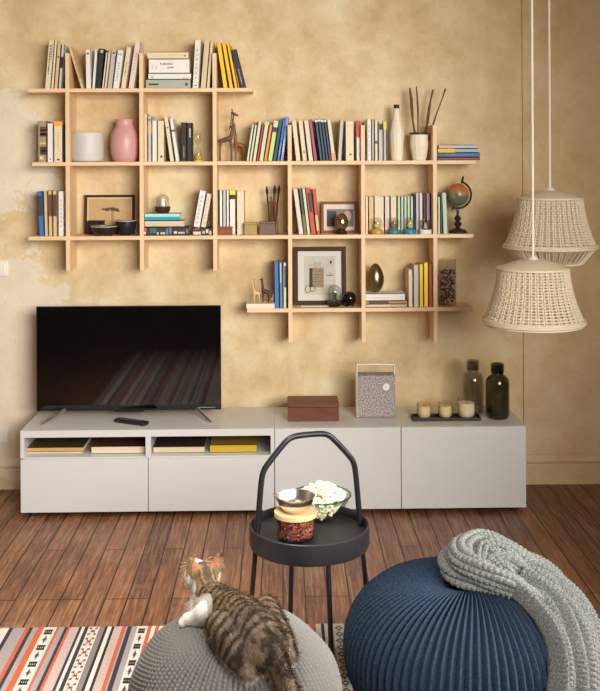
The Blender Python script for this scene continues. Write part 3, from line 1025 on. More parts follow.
def bowl(name, label, px, py, Y, z, rtop, rbase, h, mats, group=None, rim=None, seg=40):
    t = thing(name, label, 'bowl', on_shelf(px, py, Y, z), (0, 0, 0), group)
    w_ = 0.0035
    pr = [(0, 0), (rbase, 0)]
    for i in range(1, 9):
        f = i / 8
        pr.append((rbase + (rtop - rbase) * math.sin(f * PI / 2) ** 0.9, h * (1 - math.cos(f * PI / 2)) ** 0.85))
    inn = [(max(0, r - w_), zz_ + 0.003) for r, zz_ in reversed(pr[1:-1])]
    MB().lathe(pr + [(rtop - w_, h)] + inn + [(0, 0.004)], seg).build('bowl_body', mats, t)
    if rim:
        MB().lathe_closed([(rtop + 0.0005, h - 0.002), (rtop + 0.0005, h + 0.0012), (rtop - w_, h + 0.0012), (rtop - w_, h - 0.002)], seg).build('rim', rim, t, label='pale rim')
    return t


rimc = M((214, 186, 150), 0.5)
bowl('bowl', 'shallow black bowl with pale rim in front of tree picture', 104.2, 235, -0.150, zC, 13.2 / S(-0.13), 0.028, 9.4 / S(-0.13), blk, 'black bowls on the third shelf', rimc)
bowl('bowl', 'deeper black bowl at tree picture\'s right corner', 126.2, 235, -0.122, zC, 10.4 / S(-0.12), 0.026, 14.5 / S(-0.12), blk, 'black bowls on the third shelf', rimc)
p = on_shelf(96.6, 235, -0.063, zC)
t = thing('box', 'small black rectangular box behind the shallow black bowl', 'box', p)
MB().box(-0.042, 0.042, -0.014, 0.014, 0, 0.060).build('box_body', blk, t, bevel=0.003)
MB().box(-0.0425, 0.0425, -0.0145, 0.0145, 0.0605, 0.072).build('lid', blk, t, bevel=0.003)

# glass cloche on the turquoise book
def cloche(name, label, loc, rbase, hbase, rdome, hdome, base_m, inner=None):
    t = thing(name, label, 'cloche', loc)
    MB().lathe([(0, 0), (rbase * 0.7, 0), (rbase * 0.95, hbase * 0.4), (rbase, hbase), (0, hbase)], 32).build('base', base_m, t)
    z0 = hbase + 0.0004
    w_ = 0.0015
    out = [(rdome, z0), (rdome, z0 + hdome * 0.6)] + [(rdome * math.cos(a), z0 + hdome * 0.6 + hdome * 0.4 * math.sin(a)) for a in [R(x) for x in (20, 40, 60, 75)]] + [(0, z0 + hdome)]
    inn = [(max(0.0, r - w_), z_ - (w_ if i < len(out) - 2 else 0)) for i, (r, z_) in enumerate(reversed(out))]
    inn = [(0, z0 + hdome - w_)] + inn[1:-1] + [(rdome - w_, z0)]
    b_ = MB()
    b_.lathe_closed([x for x in out[:-1]] + [(0.0008, z0 + hdome)] + [(0.0008, z0 + hdome - w_)] + [(max(0.0008, r), z_) for r, z_ in inn[1:]], 32)
    b_.build('glass_dome', glass((248, 248, 246)), t)
    if inner:
        inner(t, z0)
    return t


def candle_inner(t, z0):
    MB().lathe([(0, z0), (0.012, z0), (0.012, z0 + 0.042), (0.010, z0 + 0.045), (0, z0 + 0.045)], 20).build('candle', M((240, 234, 220), 0.5), t)


cloche('glass_cloche', 'small glass cloche with dark base standing on the turquoise book', on_shelf(162.6, 212, -0.105, zq), 0.040, 0.034, 0.032, 0.062, M((70, 42, 34), 0.3), candle_inner)


def metal_inner(t, z0):
    MB().lathe([(0, z0), (0.018, z0), (0.020, z0 + 0.014), (0.012, z0 + 0.02), (0.014, z0 + 0.045), (0.006, z0 + 0.055), (0, z0 + 0.056)], 20).build('silver_figure', M((196, 196, 192), 0.22, 1.0), t)


cloche('glass_cloche', 'glass cloche on black base in front of the cabinet drawing', on_shelf(334.2, 305.5, -0.125, zD), 0.036, 0.022, 0.034, 0.090, M((28, 24, 24), 0.3), metal_inner)
for px, Y, rad, lab in ((349.4, -0.12, 0.036, 'dark glass ball ornament right of the glass cloche'),):
    t = thing('glass_ball', lab, 'ornament', on_shelf(px, 305.5, Y, zD))
    MB().lathe_closed([(0.018, 0), (0.024, 0), (0.022, 0.008), (0.018, 0.008)], 24).build('stand_ring', blackish, t)
    MB().ball((0, 0, rad + 0.003), rad, 28, 18).build('ball', glass((150, 140, 140), 0.02), t)
    MB().ball((0, 0, rad * 0.72), rad * 0.55, 20, 12).build('dark_core', M((44, 30, 28), 0.3), t)
# flat paper under the drawing
a = MB().box(-0.07, 0.07, 0, 0.035, 0, 0.003)
tag(a.build('booklet', M((216, 206, 196), 0.6), loc=on_shelf(315, 306, -0.125, zD)), 'thin pale booklet lying below the cabinet drawing', 'booklet')

# boxes and pencil cup on the third shelf
t = thing('box', 'red brown patterned box in front of the white books', 'box', on_shelf(223.2, 235, -0.165, zC))
MB().box(-0.045, 0.045, 0, 0.045, 0, 0.031).build('box_body', M((142, 72, 46), 0.6, var=0.35, scale=120, bump=0.4), t, bevel=0.002)
MB().box(-0.046, 0.046, -0.001, 0.046, 0.0315, 0.041).build('lid', M((150, 78, 50), 0.6, var=0.3, scale=120), t, bevel=0.002)
t = thing('box', 'olive gold square box beside the wide cream book', 'box', on_shelf(250.6, 235, -0.155, zC))
MB().box(-0.032, 0.032, 0, 0.06, 0, 0.050).build('box_body', M((168, 138, 70), 0.5, var=0.1), t, bevel=0.002)
MB().box(-0.0325, 0.0325, -0.0005, 0.0605, 0.0505, 0.060).build('lid', M((176, 146, 78), 0.5, var=0.1), t, bevel=0.002)
t = thing('box', 'dark taupe square box in front of the pencil glass', 'box', on_shelf(267.2, 235, -0.160, zC))
MB().box(-0.040, 0.040, 0, 0.05, 0, 0.056).build('box_body', M((112, 84, 70), 0.55, var=0.2, scale=90), t, bevel=0.002)
MB().box(-0.0405, 0.0405, -0.0005, 0.0505, 0.0565, 0.066).build('lid', M((120, 92, 78), 0.55, var=0.2), t, bevel=0.002)
p = on_shelf(272.6, 235, -0.075, zC)
t = thing('pencil_glass', 'tall clear glass holding dark brushes and pencils', 'glass', p)
gr, gh = 0.030, 0.165
MB().lathe([(0, 0), (gr, 0), (gr, gh), (gr - 0.002, gh), (gr - 0.0025, 0.005), (0, 0.005)], 28).build('tumbler', glass((246, 244, 238)), t)
pen_specs = [(-0.012, 0.004, -0.030, 0.235, (46, 28, 24), 'dark brown brush leaning furthest left in the glass'),
             (0.004, -0.010, -0.008, 0.205, (120, 84, 56), 'short tan pencil near the middle of the glass'),
             (-0.002, 0.010, 0.012, 0.24, (40, 26, 24), 'black brush standing almost upright in the glass'),
             (0.012, -0.004, 0.006, 0.20, (140, 30, 36), 'red pencil in the glass'),
             (0.010, 0.006, 0.036, 0.24, (60, 34, 26), 'dark brush leaning right in the glass')]
for bx, by, tx, L, col, lab in pen_specs:
    a = Vector((p[0] + bx, p[1] + by, zC + 0.009))
    dirv = Vector((tx - bx, by * 0.3, L)).normalized()
    tp = thing('brush' if 'brush' in lab else 'pencil', lab, 'brush' if 'brush' in lab else 'pencil', a, (0, 0, 0), 'brushes and pencils in the glass')
    MB().tube([(0, 0, 0), dirv * L * 0.82], [0.003, 0.0045], 8).build('shaft', M(col, 0.45), tp)
    if 'brush' in lab:
        MB().tube([dirv * L * 0.82, dirv * L * 0.9, dirv * L * 1.0], [0.0055, 0.0075, 0.002], 8).build('bristles', M((36, 24, 20), 0.8), tp)
    else:
        MB().tube([dirv * L * 0.82, dirv * L * 0.9], [0.0045, 0.001], 8).build('tip', M((60, 44, 36), 0.6), tp)

# silvery egg ornament by the photo
t = thing('egg_ornament', 'silvery gold egg ornament on black foot before the photo', 'ornament', on_shelf(341.6, 235, -0.13, zC))
MB().lathe([(0, 0), (0.026, 0), (0.030, 0.006), (0.020, 0.02), (0.017, 0.026), (0, 0.026)], 28).build('foot', blackish, t)
MB().lathe([(0, 0.018)] + [(0.034 * math.sin(a) * (1 - 0.10 * math.cos(a) * -1), 0.062 - 0.046 * math.cos(a)) for a in [R(x) for x in range(12, 170, 12)]] + [(0, 0.108)], 36).build('egg', M((182, 172, 140), 0.2, 1.0, var=0.15, scale=20), t)
# bronze egg on lying books
eg = [(0, 0)] + [(0.0425 * math.sin(a) * (1.0 + 0.12 * math.cos(a)), 0.074 - 0.074 * math.cos(a) * (1 if a < PI / 2 else 1)) for a in [R(x) for x in range(10, 178, 8)]] + [(0, 0.148)]
tag(MB().lathe(eg, 40).build('metal_egg', M((150, 132, 106), 0.28, 1.0, var=0.1, scale=15), loc=on_shelf(375.6, 293, -0.115, zegg - 0.0002)), 'large bronze metal egg standing on lying books', 'ornament')

# snow globes
for px, basec, inner, lab in ((376.8, (196, 150, 64), (226, 196, 120), 'snow globe with gold base, nearest the tan book'),
                              (393.8, (60, 120, 128), (150, 120, 100), 'snow globe with teal base between two others'),
                              (409.6, (40, 128, 176), (214, 196, 110), 'snow globe with bright blue base')):
    t = thing('snow_globe', lab, 'snow globe', on_shelf(px, 235, -0.147, zC), (0, 0, 0), 'snow globes on the third shelf')
    MB().lathe([(0, 0), (0.030, 0), (0.033, 0.006), (0.031, 0.018), (0.024, 0.026), (0, 0.026)], 32).build('base', M(basec, 0.35, var=0.35, scale=80, bump=0.3), t)
    MB().ball((0, 0, 0.053), 0.031, 28, 18).build('globe', glass((248, 248, 244), 0, 1.33), t)
    b_ = MB()
    b_.ball((0, 0, 0.042), (0.014, 0.010, 0.013), 12, 8)
    b_.ball((0.003, 0, 0.058), (0.009, 0.008, 0.011), 12, 8)
    b_.build('figure', M(inner, 0.5), t)
t = thing('glass_jar', 'small clear glass jar with white foot before lilac book', 'jar', on_shelf(425.4, 235, -0.147, zC))
MB().lathe([(0, 0), (0.030, 0), (0.032, 0.004), (0.032, 0.022), (0, 0.022)], 28).build('foot', M((236, 232, 222), 0.35), t)
MB().lathe([(0, 0.0225), (0.026, 0.0225), (0.027, 0.07), (0.025, 0.07), (0.0245, 0.026), (0, 0.026)], 28).build('glass_cup', glass((244, 244, 240)), t)
MB().lathe([(0, 0.027), (0.010, 0.027), (0.006, 0.05), (0, 0.058)], 14).build('white_figure', M((230, 226, 216), 0.4), t)

# desk globe
def globe_material():
    mt, nt, b = nodes_of('antique_map')
    tc = N(nt, 'ShaderNodeTexCoord')
    n1 = noise_node(nt, tc.outputs['Object'], 22, 5, 0.6)
    n2 = noise_node(nt, tc.outputs['Object'], 60, 3)
    sp = N(nt, 'ShaderNodeSeparateXYZ')
    nt.links.new(tc.outputs['Object'], sp.inputs[0])
    hz = math_node(nt, 'ADD', math_node(nt, 'MULTIPLY', sp.outputs[2], 6.0), n1)
    land = ramp(nt, hz, [(0.40, lin((92, 108, 88))), (0.54, lin((150, 130, 84))), (0.62, lin((206, 116, 46))), (0.85, lin((170, 104, 48)))])
    col = mix_rgb(nt, math_node(nt, 'MULTIPLY', n2, 0.35), land, lin((110, 84, 50)))
    nt.links.new(col, b.inputs['Base Color'])
    b.inputs['Roughness'].default_value = 0.28
    return mt


gz = 38.2 / S(-0.1)
t = thing('desk_globe', 'small antique orange and green desk globe on dark stand', 'globe', on_shelf(457.8, 234, -0.10, zC))
MB().lathe([(0, 0), (0.046, 0), (0.047, 0.008), (0.042, 0.014), (0.030, 0.019), (0.014, 0.024), (0.010, 0.03), (0.018, 0.038), (0.021, 0.046), (0.017, 0.054), (0.010, 0.06), (0.017, 0.068), (0.019, 0.075), (0.013, 0.083), (0.007, 0.09), (0.007, 0.118), (0, 0.118)], 32).build('stand', M((46, 34, 30), 0.4), t)
MB().ball((0, 0, 0), 0.058, 40, 24).build('sphere', globe_material(), t, loc=(0, 0, gz))
pts = [(0.069 * math.sin(R(a)), 0, gz + 0.069 * math.cos(R(a))) for a in range(18, 205, 8)]
b_ = MB()
b_.tube(pts, 0.0055, 8)
b_.tube([(0.0215 * 0.85, 0, gz + 0.0655 * 0.85), (0.0255, 0, gz + 0.079), (0.030, 0, gz + 0.094)], [0.003, 0.006, 0.0045], 8)
b_.tube([(-0.0215 * 0.85, 0, gz - 0.0655 * 0.85), (-0.030, 0, gz - 0.076)], [0.003, 0.005], 8)
b_.build('meridian_arm', M((46, 36, 32), 0.35), t)

# toy giraffes on a white slab
p = on_shelf(260.6, 307, -0.15, zD)
slab = MB().box(-0.071, 0.071, -0.035, 0.085, 0, 0.0245)
tag(slab.build('block', M((236, 220, 192), 0.6, var=0.03), loc=p, bevel=0.002), 'cream block overhanging the lowest shelf\'s left end', 'block')
zs = zD + 0.0245
giraffe('giraffe_figurine', 'pale wooden toy giraffe on the cream block', on_shelf(256.6, 303, -0.145, zs), 23.4 / S(-0.14), wood_lt, blackish, -1, 'toy giraffes on the cream block', 1.3, blackish)
giraffe('giraffe_figurine', 'dark spotted toy giraffe on the cream block', on_shelf(265.6, 303, -0.125, zs), 25.4 / S(-0.14), M((66, 44, 32), 0.5, var=0.5, scale=90), blackish, -1, 'toy giraffes on the cream block', 1.45)
giraffe('giraffe_figurine', 'tiny tan toy giraffe nearest the blue book', on_shelf(271.8, 303, -0.158, zs), 10.0 / S(-0.14), M((190, 130, 84), 0.5, var=0.2), blackish, 1, 'toy giraffes on the cream block', 1.9)

# jar of dried petals
p = on_shelf(447.4, 307, -0.10, zD)
t = thing('petal_jar', 'tall clear glass cylinder of dried dark petals', 'jar', p)
jr, jh = 8.9 / S(-0.1), 46 / S(-0.1)
MB().lathe([(0, 0), (jr, 0), (jr, jh), (jr - 0.002, jh), (jr - 0.002, 0.005), (0, 0.005)], 36).build('glass_cylinder', glass((246, 244, 240)), t)
pm = [M((58, 36, 34), 0.8), M((104, 50, 44), 0.8), M((206, 186, 176), 0.8), M((44, 34, 38), 0.8), M((140, 112, 108), 0.8)]
b_ = MB()
rr = random.Random(9)
for i in range(420):
    a = rr.random() * 2 * PI
    r_ = (jr - 0.0085) * math.sqrt(rr.uniform(0.35, 1))
    z_ = 0.016 + rr.random() * (jh * 0.78 - 0.016)
    mm = Matrix.Translation((r_ * math.cos(a), r_ * math.sin(a), z_)) @ Matrix.Rotation(rr.random() * 6, 4, 'X') @ Matrix.Rotation(rr.random() * 6, 4, 'Z')
    sz_ = rr.uniform(0.004, 0.0075)
    b_.ball((0, 0, 0), (sz_, sz_ * 0.8, sz_ * 0.4), 7, 5, rr.choice((0, 0, 1, 1, 3, 2, 2, 4)), mm)
o = b_.build('dried_petals', pm)
o.location = p
o['kind'] = 'stuff'
tag(o, 'dark red and white dried petals filling the tall glass cylinder', 'petals')

# ------------------------------------------------------------------ low cabinets
YC = -0.45
zt = P(273, 428.6, YC).z
zb_ = P(273, 510.3, YC).z
x0, x1, x2, x3, x4 = (X(20.4, 470, YC), X(148.2, 470, YC), X(274.6, 470, YC), X(401.2, 470, YC), X(526.0, 470, YC))
lac = M((208, 205, 200), 0.4, var=0.015, scale=6)
inside = M((216, 208, 194), 0.5, var=0.02)
dark = M((38, 34, 32), 0.6)
YB = -0.03
th = 0.018
tv_b = thing('tv_bench', 'long low white television bench with open niches and two drawers', 'cabinet', ((x0 + x2) / 2, YB, 0))
ox, oy = tv_b.location.x, YB
zn0, zn1 = P(100, 457.6, YC).z, P(100, 437.2, YC).z
zn0 = P(85, 457.2, YC).z + 0.0
zn1 = P(85, 437.4, YC).z
zd = zn0 - 0.004
b_ = MB()
bx = lambda a, b, c, d, e, f: b_.box(a - ox, b - ox, c - oy, d - oy, e, f)
bx(x0, x2 - 0.0003, YC, YB, zn1, zt)                     # top
bx(x0, x0 + th, YC, YB, zd, zn1)                        # upper cheeks flush with the drawers
bx(x2 - 0.0003 - th, x2 - 0.0003, YC, YB, zd, zn1)
bx(x1 - 0.0125, x1 + 0.0125, YC, YB, zd, zn1)
bx(x0 + th, x2 - th, YC + 0.003, YB, zd - 0.004, zn0)   # niche floor
bx(x0, x2 - 0.0003, YB - 0.008, YB, zb_, zn1)            # back
bx(x0, x0 + th, YC + 0.02, YB, zb_, zd)
bx(x2 - 0.0003 - th, x2 - 0.0003, YC + 0.02, YB, zb_, zd)
bx(x1 - 0.009, x1 + 0.009, YC + 0.02, YB, zb_, zd)
bx(x0, x2 - 0.0003, YC + 0.02, YB, zb_, zb_ + th)
b_.build('carcass', lac, tv_b, bevel=0.0012)
for a, b2 in ((x0 + 0.0008, x1 - 0.0015), (x1 + 0.0015, x2 - 0.002)):
    MB().box(a - ox, b2 - ox, YC - 0.001 - oy, YC + 0.017 - oy, zb_ + 0.001, zd - 0.0045).build('drawer', lac, tv_b, bevel=0.0012)
feet = lambda a, b: [(a + 0.05, YC + 0.05), (b - 0.05, YC + 0.05), (a + 0.05, YB - 0.05), (b - 0.05, YB - 0.05)]
for fx, fy in feet(x0, x2):
    MB().lathe([(0, 0), (0.02, 0), (0.022, 0.004), (0.022, zb_), (0, zb_)], 16).build('foot', dark, tv_b, loc=(fx - ox, fy - oy, 0))
cab = thing('sideboard', 'long low white cabinet with two plain doors under the radio', 'cabinet', ((x2 + x4) / 2, YB, 0))
ox = cab.location.x
b_ = MB()
bx(x2 + 0.0003, x4, YC + 0.018, YB, zt - th, zt)
bx(x2 + 0.0003, x4, YC + 0.02, YB, zb_, zb_ + th)
bx(x2 + 0.0003, x2 + th, YC + 0.02, YB, zb_, zt - th)
bx(x4 - th, x4, YC + 0.02, YB, zb_, zt - th)
bx(x3 - 0.009, x3 + 0.009, YC + 0.02, YB, zb_, zt - th)
bx(x2 + 0.0003, x4, YB - 0.008, YB, zb_, zt - th)
b_.build('carcass', lac, cab, bevel=0.0012)
for a, b2 in ((x2 + 0.002, x3 - 0.0016), (x3 + 0.0016, x4)):
    MB().box(a - ox, b2 - ox, YC - 0.001 - oy, YC + 0.017 - oy, zb_ + 0.001, zt - 0.0003).build('door', lac, cab, bevel=0.0012)
for fx, fy in feet(x2, x4):
    MB().lathe([(0, 0), (0.02, 0), (0.022, 0.004), (0.022, zb_), (0, zb_)], 16).build('foot', dark, cab, loc=(fx - ox, fy - oy, 0))

# big books in the niches
zf = zn0 + 0.0004
nb = 'large books in the bench niches'
nY = YC + 0.055
ns = S(nY)
lying_book(27, 82.5, zf, 0.011, 0.27, nY + 0.012, (226, 214, 190), 'cream book underneath in the leftmost bench niche pile', nb, 455, page_front=True)
lying_book(26.4, 83.4, zf + 0.0114, 0.021, 0.28, nY, (206, 160, 96), 'large tan edged book with dark green cover, leftmost in the niches', nb, 455, cover=(78, 74, 46), page_front=False)
lying_book(91.5, 145.0, zf, 0.034, 0.27, nY, (224, 206, 172), 'large cream book with dark red cover in the left niche', nb, 455, cover=(92, 44, 46), page_front=False)
lying_book(153.4, 204.5, zf, 0.030, 0.27, nY, (212, 192, 156), 'large cream book with dark cover in the right niche', nb, 455, cover=(58, 50, 48), page_front=False)
lying_book(210.0, 256.6, zf, 0.036, 0.25, nY, (204, 164, 34), 'large mustard yellow book in the right niche', nb, 455, cover=(150, 124, 50))

# ------------------------------------------------------------------ television
YT = -0.20
st = S(YT)
tl, tr = X(36.6, 350, YT), X(221.0, 350, YT)
tz0, tz1 = P(128, 410.2, YT).z, P(128, 306.0, YT).z
tv = thing('television', 'large flat black television on slim metal feet', 'television', ((tl + tr) / 2, YT, zt))
w2, zl, zh = (tr - tl) / 2, tz0 - zt, tz1 - zt
b_ = MB()
b_.box(-w2, w2, 0, 0.012, zl, zh)
b_.box(-w2 * 0.75, w2 * 0.75, 0.012, 0.045, zl + 0.04, zl + (zh - zl) * 0.7)
b_.build('housing', M((24, 22, 22), 0.35, var=0.02), tv, bevel=0.002)
MB().box(-w2 + 0.004, w2 - 0.004, -0.0012, 0.001, zl + 0.009, zh - 0.004).build('screen', M((5, 5, 6), 0.045, spec=0.9, var=0), tv)
b_ = MB()
for (a0, a1, c0, c1) in ((-w2, -w2 + 0.003, zl, zh), (w2 - 0.003, w2, zl, zh), (-w2, w2, zh - 0.003, zh), (-w2, w2, zl, zl + 0.004)):
    b_.box(a0, a1, -0.003, 0.0, c0, c1)
b_.build('bezel', M((48, 44, 42), 0.3, 0.6, var=0.02), tv)
MB().box(-0.075, 0.075, -0.004, 0.012, zl - 0.008, zl + 0.001).build('sensor_strip', M((24, 22, 22), 0.3), tv, bevel=0.002)
chrome = M((214, 208, 198), 0.38, 1.0, var=0.02)
for sgn, px in ((-1, 65.0), (1, 196.5)):
    xx = X(px, 411, YT) - tv.location.x
    b_ = MB()
    pa = Vector((xx, 0.006, zl + 0.004))
    tip = G(41.5, 425.6, zt) if sgn < 0 else G(211.6, 423.4, zt)
    tb = G(70.5, 414.8, zt) if sgn < 0 else G(188.0, 411.8, zt)
    f1 = Vector((tip.x - tv.location.x, tip.y - YT, 0.005))
    b1 = Vector((xx + sgn * 0.05, 0.13, 0.005))
    b_.tube([pa, pa.lerp(f1, 0.5), f1], [0.009, 0.0075, 0.005], 8)
    b_.tube([pa, pa.lerp(b1, 0.5), b1], [0.007, 0.006, 0.005], 8)
    b_.build('foot', chrome, tv, label='silvery metal splayed foot')
tv.children[1].data.materials[0].node_tree.nodes['Principled BSDF'].inputs['IOR'].default_value = 1.9
# remote control
p = G(131.5, 423.5, zt)
t = thing('remote_control', 'black remote control lying in front of the television', 'remote control', (p.x, p.y, zt + 0.0004), (0, 0, R(-28)))
b_ = MB().box(-0.09, 0.09, -0.024, 0.024, 0, 0.018)
b_.build('casing', M((26, 24, 26), 0.4), t, bevel=0.008, seg=3)
for i in range(7):
    for j in (-1, 0, 1):
        MB().lathe([(0, 0.018), (0.0042, 0.018), (0.0042, 0.0198), (0, 0.02)], 10).build('button', M((88, 84, 84), 0.5), t, loc=(-0.06 + i * 0.019, j * 0.012, 0))

# wooden box
p = G(313.4, 421.5, zt)
s_ = S(p.y)
t = thing('wooden_box', 'closed reddish brown wooden box on the white cabinet', 'box', (p.x, p.y, zt + 0.0003))
wb = M((112, 60, 34), 0.35, var=0.3, scale=14)
wm, nt, bb = nodes_of('mahogany')
tc = N(nt, 'ShaderNodeTexCoord')
mp = N(nt, 'ShaderNodeMapping')
mp.inputs['Scale'].default_value = (4, 40, 60)
nt.links.new(tc.outputs['Object'], mp.inputs['Vector'])
nt.links.new(ramp(nt, noise_node(nt, mp.outputs[0], 2, 5, 0.6), [(0.3, lin((80, 38, 20))), (0.7, lin((122, 66, 38)))]), bb.inputs['Base Color'])
bb.inputs['Roughness'].default_value = 0.5
hw = 25.6 / s_
MB().box(-hw, hw, 0, 0.16, 0, 0.066).build('box_body', wm, t, bevel=0.002)
MB().box(-hw - 0.001, hw + 0.001, -0.001, 0.161, 0.0668, 0.088).build('lid', wm, t, bevel=0.003)

# radio speaker
p = G(376.2, 417.6, zt)
s_ = S(p.y)
t = thing('radio_speaker', 'grey tweed radio speaker with white carrying handle', 'speaker', (p.x, p.y, zt + 0.0003))
hw, hb, ht = 19.6 / s_, 42.0 / s_, 52.6 / s_
tm, nt, bb = nodes_of('tweed')
tc = N(nt, 'ShaderNodeTexCoord')
n1 = noise_node(nt, tc.outputs['Object'], 170, 4, 0.7)
nt.links.new(ramp(nt, n1, [(0.36, lin((96, 88, 86))), (0.5, lin((150, 140, 134))), (0.62, lin((212, 202, 192)))]), bb.inputs['Base Color'])
bb.inputs['Roughness'].default_value = 0.95
bump_to(nt, bb, n1, 0.5, 0.003)
MB().box(-hw + 0.004, hw - 0.001, 0, 0.09, 0.002, hb).build('cloth_body', tm, t, bevel=0.004)
cream_pl = M((240, 228, 204), 0.4, var=0.02)
b_ = MB()
b_.box(-hw, -hw + 0.006, 0.004, 0.086, 0, ht)
b_.box(hw - 0.006, hw, 0.03, 0.06, hb - 0.01, ht)
b_.box(-hw, hw, 0.03, 0.06, ht - 0.007, ht)
b_.build('handle_frame', cream_pl, t, bevel=0.0025)
dial = MB().lathe([(0, 0.010), (0.016, 0.010), (0.0175, 0.006), (0.0175, -0.001), (0, -0.001)], 28, M4=Matrix.Translation((hw * 0.50, 0.001, hb * 0.73)) @ Matrix.Rotation(R(90), 4, 'X')).build('dial', white_plastic, t)
MB().lathe([(0, 0.0118), (0.005, 0.0115), (0.006, 0.009), (0, 0.009)], 20, M4=Matrix.Translation((hw * 0.50, 0.001, hb * 0.73)) @ Matrix.Rotation(R(90), 4, 'X')).build('dial_cap', M((190, 184, 176), 0.4), dial)

# candle tray
p = G(445.5, 418.8, zt)
s_ = S(p.y)
hw = 34.0 / s_
t = thing('tray', 'narrow black tray under three candles', 'tray', (p.x, p.y, zt + 0.0003))
b_ = MB()
tyd = 0.048
b_.box(-hw, hw, -tyd, tyd, 0, 0.005)
for (a, b2, c, d) in ((-hw, hw, -tyd, -tyd + 0.005), (-hw, hw, tyd - 0.005, tyd), (-hw, -hw + 0.005, -tyd + 0.005, tyd - 0.005), (hw - 0.005, hw, -tyd + 0.005, tyd - 0.005)):
    b_.box(a, b2, c, d, 0.005, 0.015)
b_.build('tray_base', M((34, 29, 30), 0.5, var=0.1), t, bevel=0.0012)
wax = M((240, 228, 192), 0.5, var=0.03)
waxw = M((240, 234, 226), 0.5, var=0.03)
for px, rad, hgt, wx, lab in ((424.0, 0.0365, 0.076, wax, 'cream candle in a glass, leftmost on the black tray'),
                              (445.2, 0.0365, 0.076, wax, 'cream candle in a glass, middle of the black tray'),
                              (466.2, 0.0450, 0.094, waxw, 'larger white candle in a glass at the tray\'s right end')):
    c = thing('candle', lab, 'candle', (X(px, 417, p.y + 0.002), p.y + 0.002, zt + 0.0058), (0, 0, 0), 'candles on the black tray')
    MB().lathe([(0, 0), (rad * 0.78, 0), (rad * 0.95, 0.012), (rad, hgt * 0.45), (rad * 0.93, hgt), (rad * 0.93 - 0.002, hgt), (rad - 0.0025, hgt * 0.45), (rad * 0.93 - 0.001, 0.014), (rad * 0.7, 0.005), (0, 0.005)], 32).build('glass_cup', glass((250, 246, 236), 0.12), c)
    MB().lathe([(0, 0.006), (rad * 0.72, 0.006), (rad * 0.90, 0.016), (rad - 0.0035, hgt * 0.45), (rad * 0.94 - 0.003, hgt * 0.78), (0, hgt * 0.78)], 32).build('wax', wx, c)
    MB().tube([(0, 0, hgt * 0.78), (0.001, 0, hgt * 0.78 + 0.010)], 0.0012, 6).build('wick', dark, c)

# glass bottles
def bottle(label, px, py, hpx, rpx, tint):
    p = G(px, py, zt)
    s = S(p.y)
    r_, h_ = rpx / s, hpx / s
    t = thing('glass_bottle', label, 'bottle', (p.x, p.y, zt + 0.0003))
    prf = [(0, 0), (r_ * 0.86, 0), (r_, 0.012), (r_, h_ * 0.62), (r_ * 0.96, h_ * 0.70), (r_ * 0.78, h_ * 0.76), (r_ * 0.55, h_ * 0.79), (r_ * 0.5, h_ * 0.81)]
    nk = [(r_ * 0.48, h_ * 0.9)]
    w_ = 0.003
    inn = [(r_ * 0.48 - w_, h_ * 0.9), (r_ * 0.5 - w_, h_ * 0.80), (r_ * 0.75, h_ * 0.745), (r_ * 0.96 - w_, h_ * 0.69), (r_ - w_, h_ * 0.6), (r_ - w_, 0.016), (0, 0.012)]
    MB().lathe(prf + nk + inn, 40).build('bottle_body', glass(tint), t)
    MB().lathe_closed([(r_ * 0.5, h_ * 0.82), (r_ * 0.56, h_ * 0.83), (r_ * 0.56, h_ * 0.99), (r_ * 0.5, h_), (r_ * 0.40, h_), (r_ * 0.40, h_ * 0.905), (r_ * 0.48, h_ * 0.902)], 32).build('neck_collar', glass(tuple(int(x * 0.88) for x in tint), 0.1), t)


bottle('clear grey glass bottle behind the largest candle', 473.0, 414.0, 54, 11.4, (237, 238, 234))
bottle('dark olive glass bottle at the cabinet\'s right end', 497.6, 417.5, 54.5, 11.8, (188, 188, 166))

# ------------------------------------------------------------------ wicker pendant lamps
wick = M((226, 208, 178), 0.7, var=0.08, scale=40)
cordm = M((238, 226, 206), 0.6, var=0.02)


